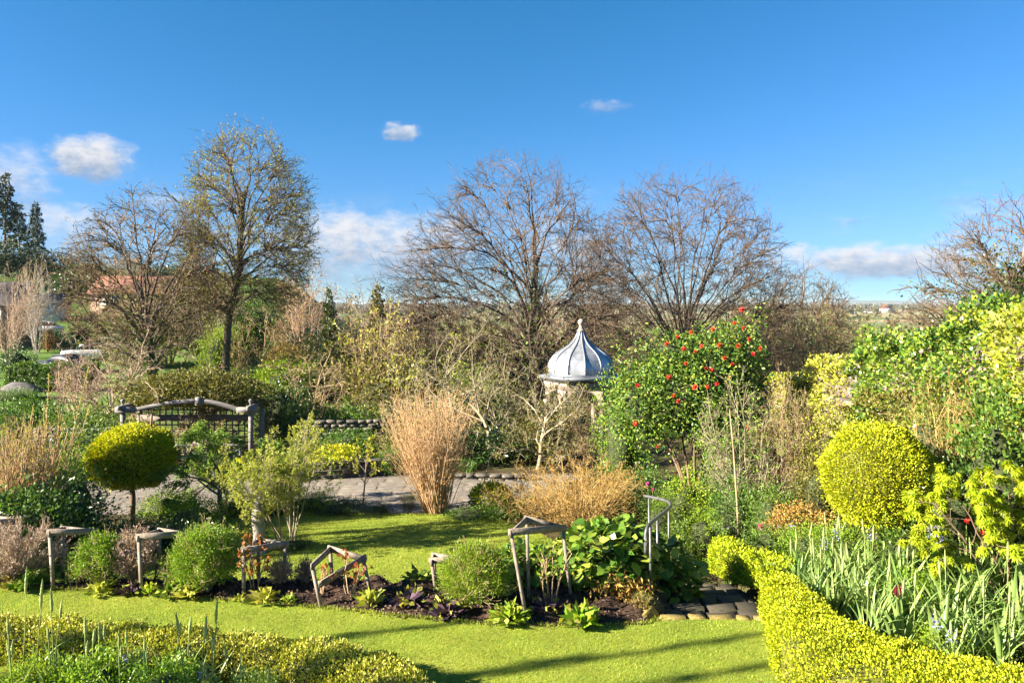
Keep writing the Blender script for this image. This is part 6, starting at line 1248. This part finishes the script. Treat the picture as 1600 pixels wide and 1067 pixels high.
# large-leaved evergreen behind the tallest frame: every big leaf is a piece
def broad(seed):
    r = R_(seed); V = [(0, 0, 0), (.3, .3, .05), (.72, .3, .02), (1, 0, -.12), (.72, -.3, .02), (.3, -.3, .05), (.35, 0, -.02), (.72, 0, -.06)]
    V = np.array(V) + r.normal(0, .02, (8, 3)); return mesh('broad_leaf_%d' % seed, V, [np.array([[0, 6, 1, 1][:3], [5, 6, 0]]), np.array([[6, 7, 2, 1], [5, 4, 7, 6]]), np.array([[7, 3, 2], [4, 3, 7]])], None, True)
BRD = [broad(i) for i in range(4)]
M_big = leaf_mat('bergenia_leaf', [(.05, .12, .012), (.09, .18, .02), (.16, .25, .025), (.3, .32, .05)], .25, .38, .45, .3)
r = R_(96)
def bigleaf(name, label, px, Y, wpx, top, n, ls, seed, m=None, cat='shrub'):
    def var_mat(name):
        def b(nt):
            oi = nd(nt, 'ShaderNodeObjectInfo'); c = ramp(nt, oi.outputs['Random'], [(.05, .12, .012), (.09, .18, .02), (.17, .26, .025), (.32, .34, .05)]); p = nd(nt, 'ShaderNodeBsdfPrincipled', Roughness=.48); p.inputs['Specular IOR Level'].default_value = .25; nt.links.new(c, p.inputs['Base Color']); t = nd(nt, 'ShaderNodeBsdfTranslucent'); nt.links.new(c, t.inputs[0]); x = nd(nt, 'ShaderNodeMixShader', Fac=.25); nt.links.new(p.outputs[0], x.inputs[1]); nt.links.new(t.outputs[0], x.inputs[2]); return x.outputs[0]
        return mat(name, b)
    loc, rx, h = place(px, Y, wpx, top); r = R_(seed); t = thing(name, label, cat, loc); c, d, f = blob(r, n, (rx, rx * .8, h * .55), .25, 14, .7, -.5, .4); c[:, 2] += h * .45
    for i in range(len(c)):
        az_ = math.atan2(d[i, 1], d[i, 0]) + r.normal(0, .7); el_ = r.normal(.25, .4); s = ls * r.uniform(.7, 1.25); part('leaf', BRD[i % 4], t, m or var_mat('big_leaf'), c[i], (r.normal(0, .35), el_, az_), s)
    c2, d2, _ = blob(r, n * 3, (rx * .97, rx * .78, h * .54), .25, 14, .5, -.6, .4, f); c2[:, 2] += h * .45; q2 = part('foliage', mesh('inner_leaf', *leaves(r, c2, d2 * [1, 1, .4] + r.normal(0, .5, d2.shape), r.uniform(.5, .9, len(c2)) * ls, r.uniform(.4, .6, len(c2)) * ls, .12, .5)), t, M_big); q2['kind'] = 'stuff'
    v, q = ball(f, (rx, rx * .8, h * .55), 14, 9, .5, -.7); v[:, 2] += h * .45; part('inner_branches', mesh('core', v, q, None, True), t, M_inner)
bigleaf('hydrangea', 'large-leaved glossy green shrub between tallest frame and handrail', 955, 12.5, 175, 815, 300, .24, 421); bigleaf('hydrangea', 'dark broad-leaved shrub behind the rosemary bush', 818, 12.5, 120, 850, 170, .2, 422); bigleaf('hydrangea', 'broad-leaved plant spilling over the steps behind the handrail', 1042, 12.75, 95, 842, 130, .2, 423)
r = R_(97); t = thing('dead_fern', 'rusty dead leaves under the large-leaved shrub', 'plant', gp(978, 936)); n = 500; c = r.normal(0, 1, (n, 3)) * [.22, .08, .12] + [0, 0, .15]; part('dead_leaves', mesh('dead', *leaves(r, c, r.normal(0, 1, (n, 3)) + [0, -.5, -1], r.uniform(.06, .13, n), r.uniform(.02, .045, n)), LM['rust']), t)
# rosettes along the front of the bed
def rosette(px, py, wpx, leaf, label, seed, n=26, up=.8, ar=.45, name='primrose'):
    x, y, z = gp(px, py, .04); R0 = wpx / 2 * y / FPX; r = R_(seed); t = thing(name, label, 'plant', (x, y, z)); a = np.arange(n) * 2.4; rr = np.sqrt(np.arange(n) / n); D = np.stack([np.cos(a) * (.25 + rr), np.sin(a) * (.25 + rr), up * (1.3 - rr)], -1) + r.normal(0, .15, (n, 3)); C = np.stack([np.cos(a) * rr * R0 * .35, np.sin(a) * rr * R0 * .35, .02 + .03 * (1 - rr)], -1)
    L_ = R0 * r.uniform(.7, 1.1, n); part('leaves', mesh('rosette', *leaves(r, C, D, L_, L_ * ar, .2, .6), LM[leaf]), t)
    c = C[: n // 2] + nrm(D[: n // 2]) * L_[: n // 2, None] * .6; part('crinkled_leaves', mesh('rosette2', *leaves(r, c, D[: n // 2] * [1, 1, .2] + r.normal(0, .4, c.shape), L_[: n // 2] * .5, L_[: n // 2] * .35, .25, .4), LM['lime']), t)
for i, a in enumerate(((236, 928, 36, 'fresh', 'upright broad-leaved plant at the front of the third frame', 24, 2.2, .35), (262, 930, 44, 'mid', 'green rosette right of the upright broad-leaved plant'), (292, 932, 44, 'lime', 'pale primrose below the round green dome'), (155, 926, 46, 'lime', 'pale primrose below the lumpy green shrub'), (45, 915, 60, 'mid', 'green leafy clump below the lavender'), (110, 912, 30, 'mid', 'arching green plant inside the second frame', 16, 1.6, .3), (376, 940, 24, 'lime', 'tiny pale primrose left of the coppery rose'), (412, 940, 46, 'lime', 'cream primrose clump below the coppery rose'),
     (450, 942, 26, 'fresh', 'small green tuft right of the cream primrose', 30, 1.2, .3), (578, 945, 50, 'lime', 'pale upright clump at the right foot of the broken frame', 34, 1.5, .35), (797, 970, 62, 'fresh', 'leafy primrose at the foot of the tallest frame', 44), (906, 974, 62, 'fresh', 'primrose clump right of the tallest frame', 44), (20, 916, 40, 'olive', 'dull green clump at the left edge of the bed'), (655, 908, 50, 'mid', 'low green leaves left of the small frame', 24))): rosette(a[0], a[1], a[2], a[3], a[4], 440 + i, *a[5:])
for i, (px, py, w) in enumerate(((640, 942, 60), (700, 958, 50), (205, 924, 40), (850, 952, 50))):
    rosette(px, py, w, 'violet', ['dark violet-leaved patch right of the broken frame', 'dark violet-leaved patch below the rosemary bush', 'dark bugle patch at the foot of the third frame', 'dark leaf litter patch inside the tallest frame'][i], 470 + i, 40, .3, .5, 'bugle') if 'violet' in LM else None
# weathered stone figure on the lower lawn
r = R_(98); ps = thing('stone_figure', 'weathered grey stone figure beside the airy lime shrub', 'statue', on(404, 16.9)); th = np.linspace(0, 2 * PI, 13)[:-1]; sec = []
for z, a, b, dx in ((0, .17, .17, 0), (.1, .17, .16, 0), (.14, .13, .12, 0), (.35, .12, .11, .01), (.6, .14, .12, .0), (.8, .15, .12, -.02), (.92, .11, .1, -.02), (.98, .06, .06, -.01), (1.04, .085, .085, 0), (1.13, .09, .09, .01), (1.2, .05, .05, .01)):
    sec.append([(dx + a * math.cos(t_) * (1 + .08 * math.sin(3 * t_ + z * 9)), b * math.sin(t_) * (1 + .1 * math.cos(2 * t_ + z * 7)), z) for t_ in th])
g = G(); g.add(*loft(sec)); part('figure', g.mesh('figure', None, True), ps, rough_mat('weathered_stone', [(.3, (.13, .12, .11)), (.5, (.25, .235, .21)), (.75, (.38, .36, .33))], 7, .9, 7, bump=.8)); g = G(); g.add(*box((0, 0, -.02), (.42, .42, .14))); part('pedestal', g.mesh('pedestal'), ps, M_pale)
bush(458, 17.1, 75, 838, 'dark', 'low dark plants at the foot of the airy lime shrub', 2)
# slender cypresses to the left of the picture: their long shadows cross both lawns
for k, (x, y, h, w, lab) in enumerate(((-14, 5.35, 7.9, .3, 'the one shading the steps'), (-14.6, 4.35, 8.2, .38, 'nearest the camera'), (-14.2, 6.9, 6.3, .3, 'the one shading the bed'), (-16.4, 13.3, 7.5, .45, 'broadest'), (-16, 14.75, 7.2, .3, 'thin one'), (-17.5, 15.6, 7.6, .42, 'farthest'))):
    t = thing('cypress_tree', 'slender dark cypress beyond the left edge, ' + lab, 'tree', (x, y, Hs(x, y)), 'cypresses beyond the left edge', k * 1.1, (w / .24, w / .24, h)); part('crown', CON[1][0], t, LM['conifer']); part('trunk', CON[1][1], t, BK['brown'])

# ------------------------------------------------------------------ the air over the valley
HAZE = 0.00006
if HAZE:
    def hz(nt): return None
    hm = bpy.data.materials.new('haze'); hm.use_nodes = True; hm.node_tree.nodes.clear()
    ho_ = hm.node_tree.nodes.new('ShaderNodeOutputMaterial'); pv = hm.node_tree.nodes.new('ShaderNodeVolumePrincipled'); pv.inputs['Density'].default_value = HAZE; pv.inputs['Color'].default_value = (.72, .84, 1, 1); pv.inputs['Anisotropy'].default_value = .1
    hm.node_tree.links.new(pv.outputs[0], ho_.inputs['Volume'])
    g = G(); g.add(*box((0, 5600, 12), (19000, 12400, 68))); o = part('haze', g.mesh('haze'), None, hm); o['kind'] = 'stuff'; o['label'] = 'thin blue haze over the far valley'
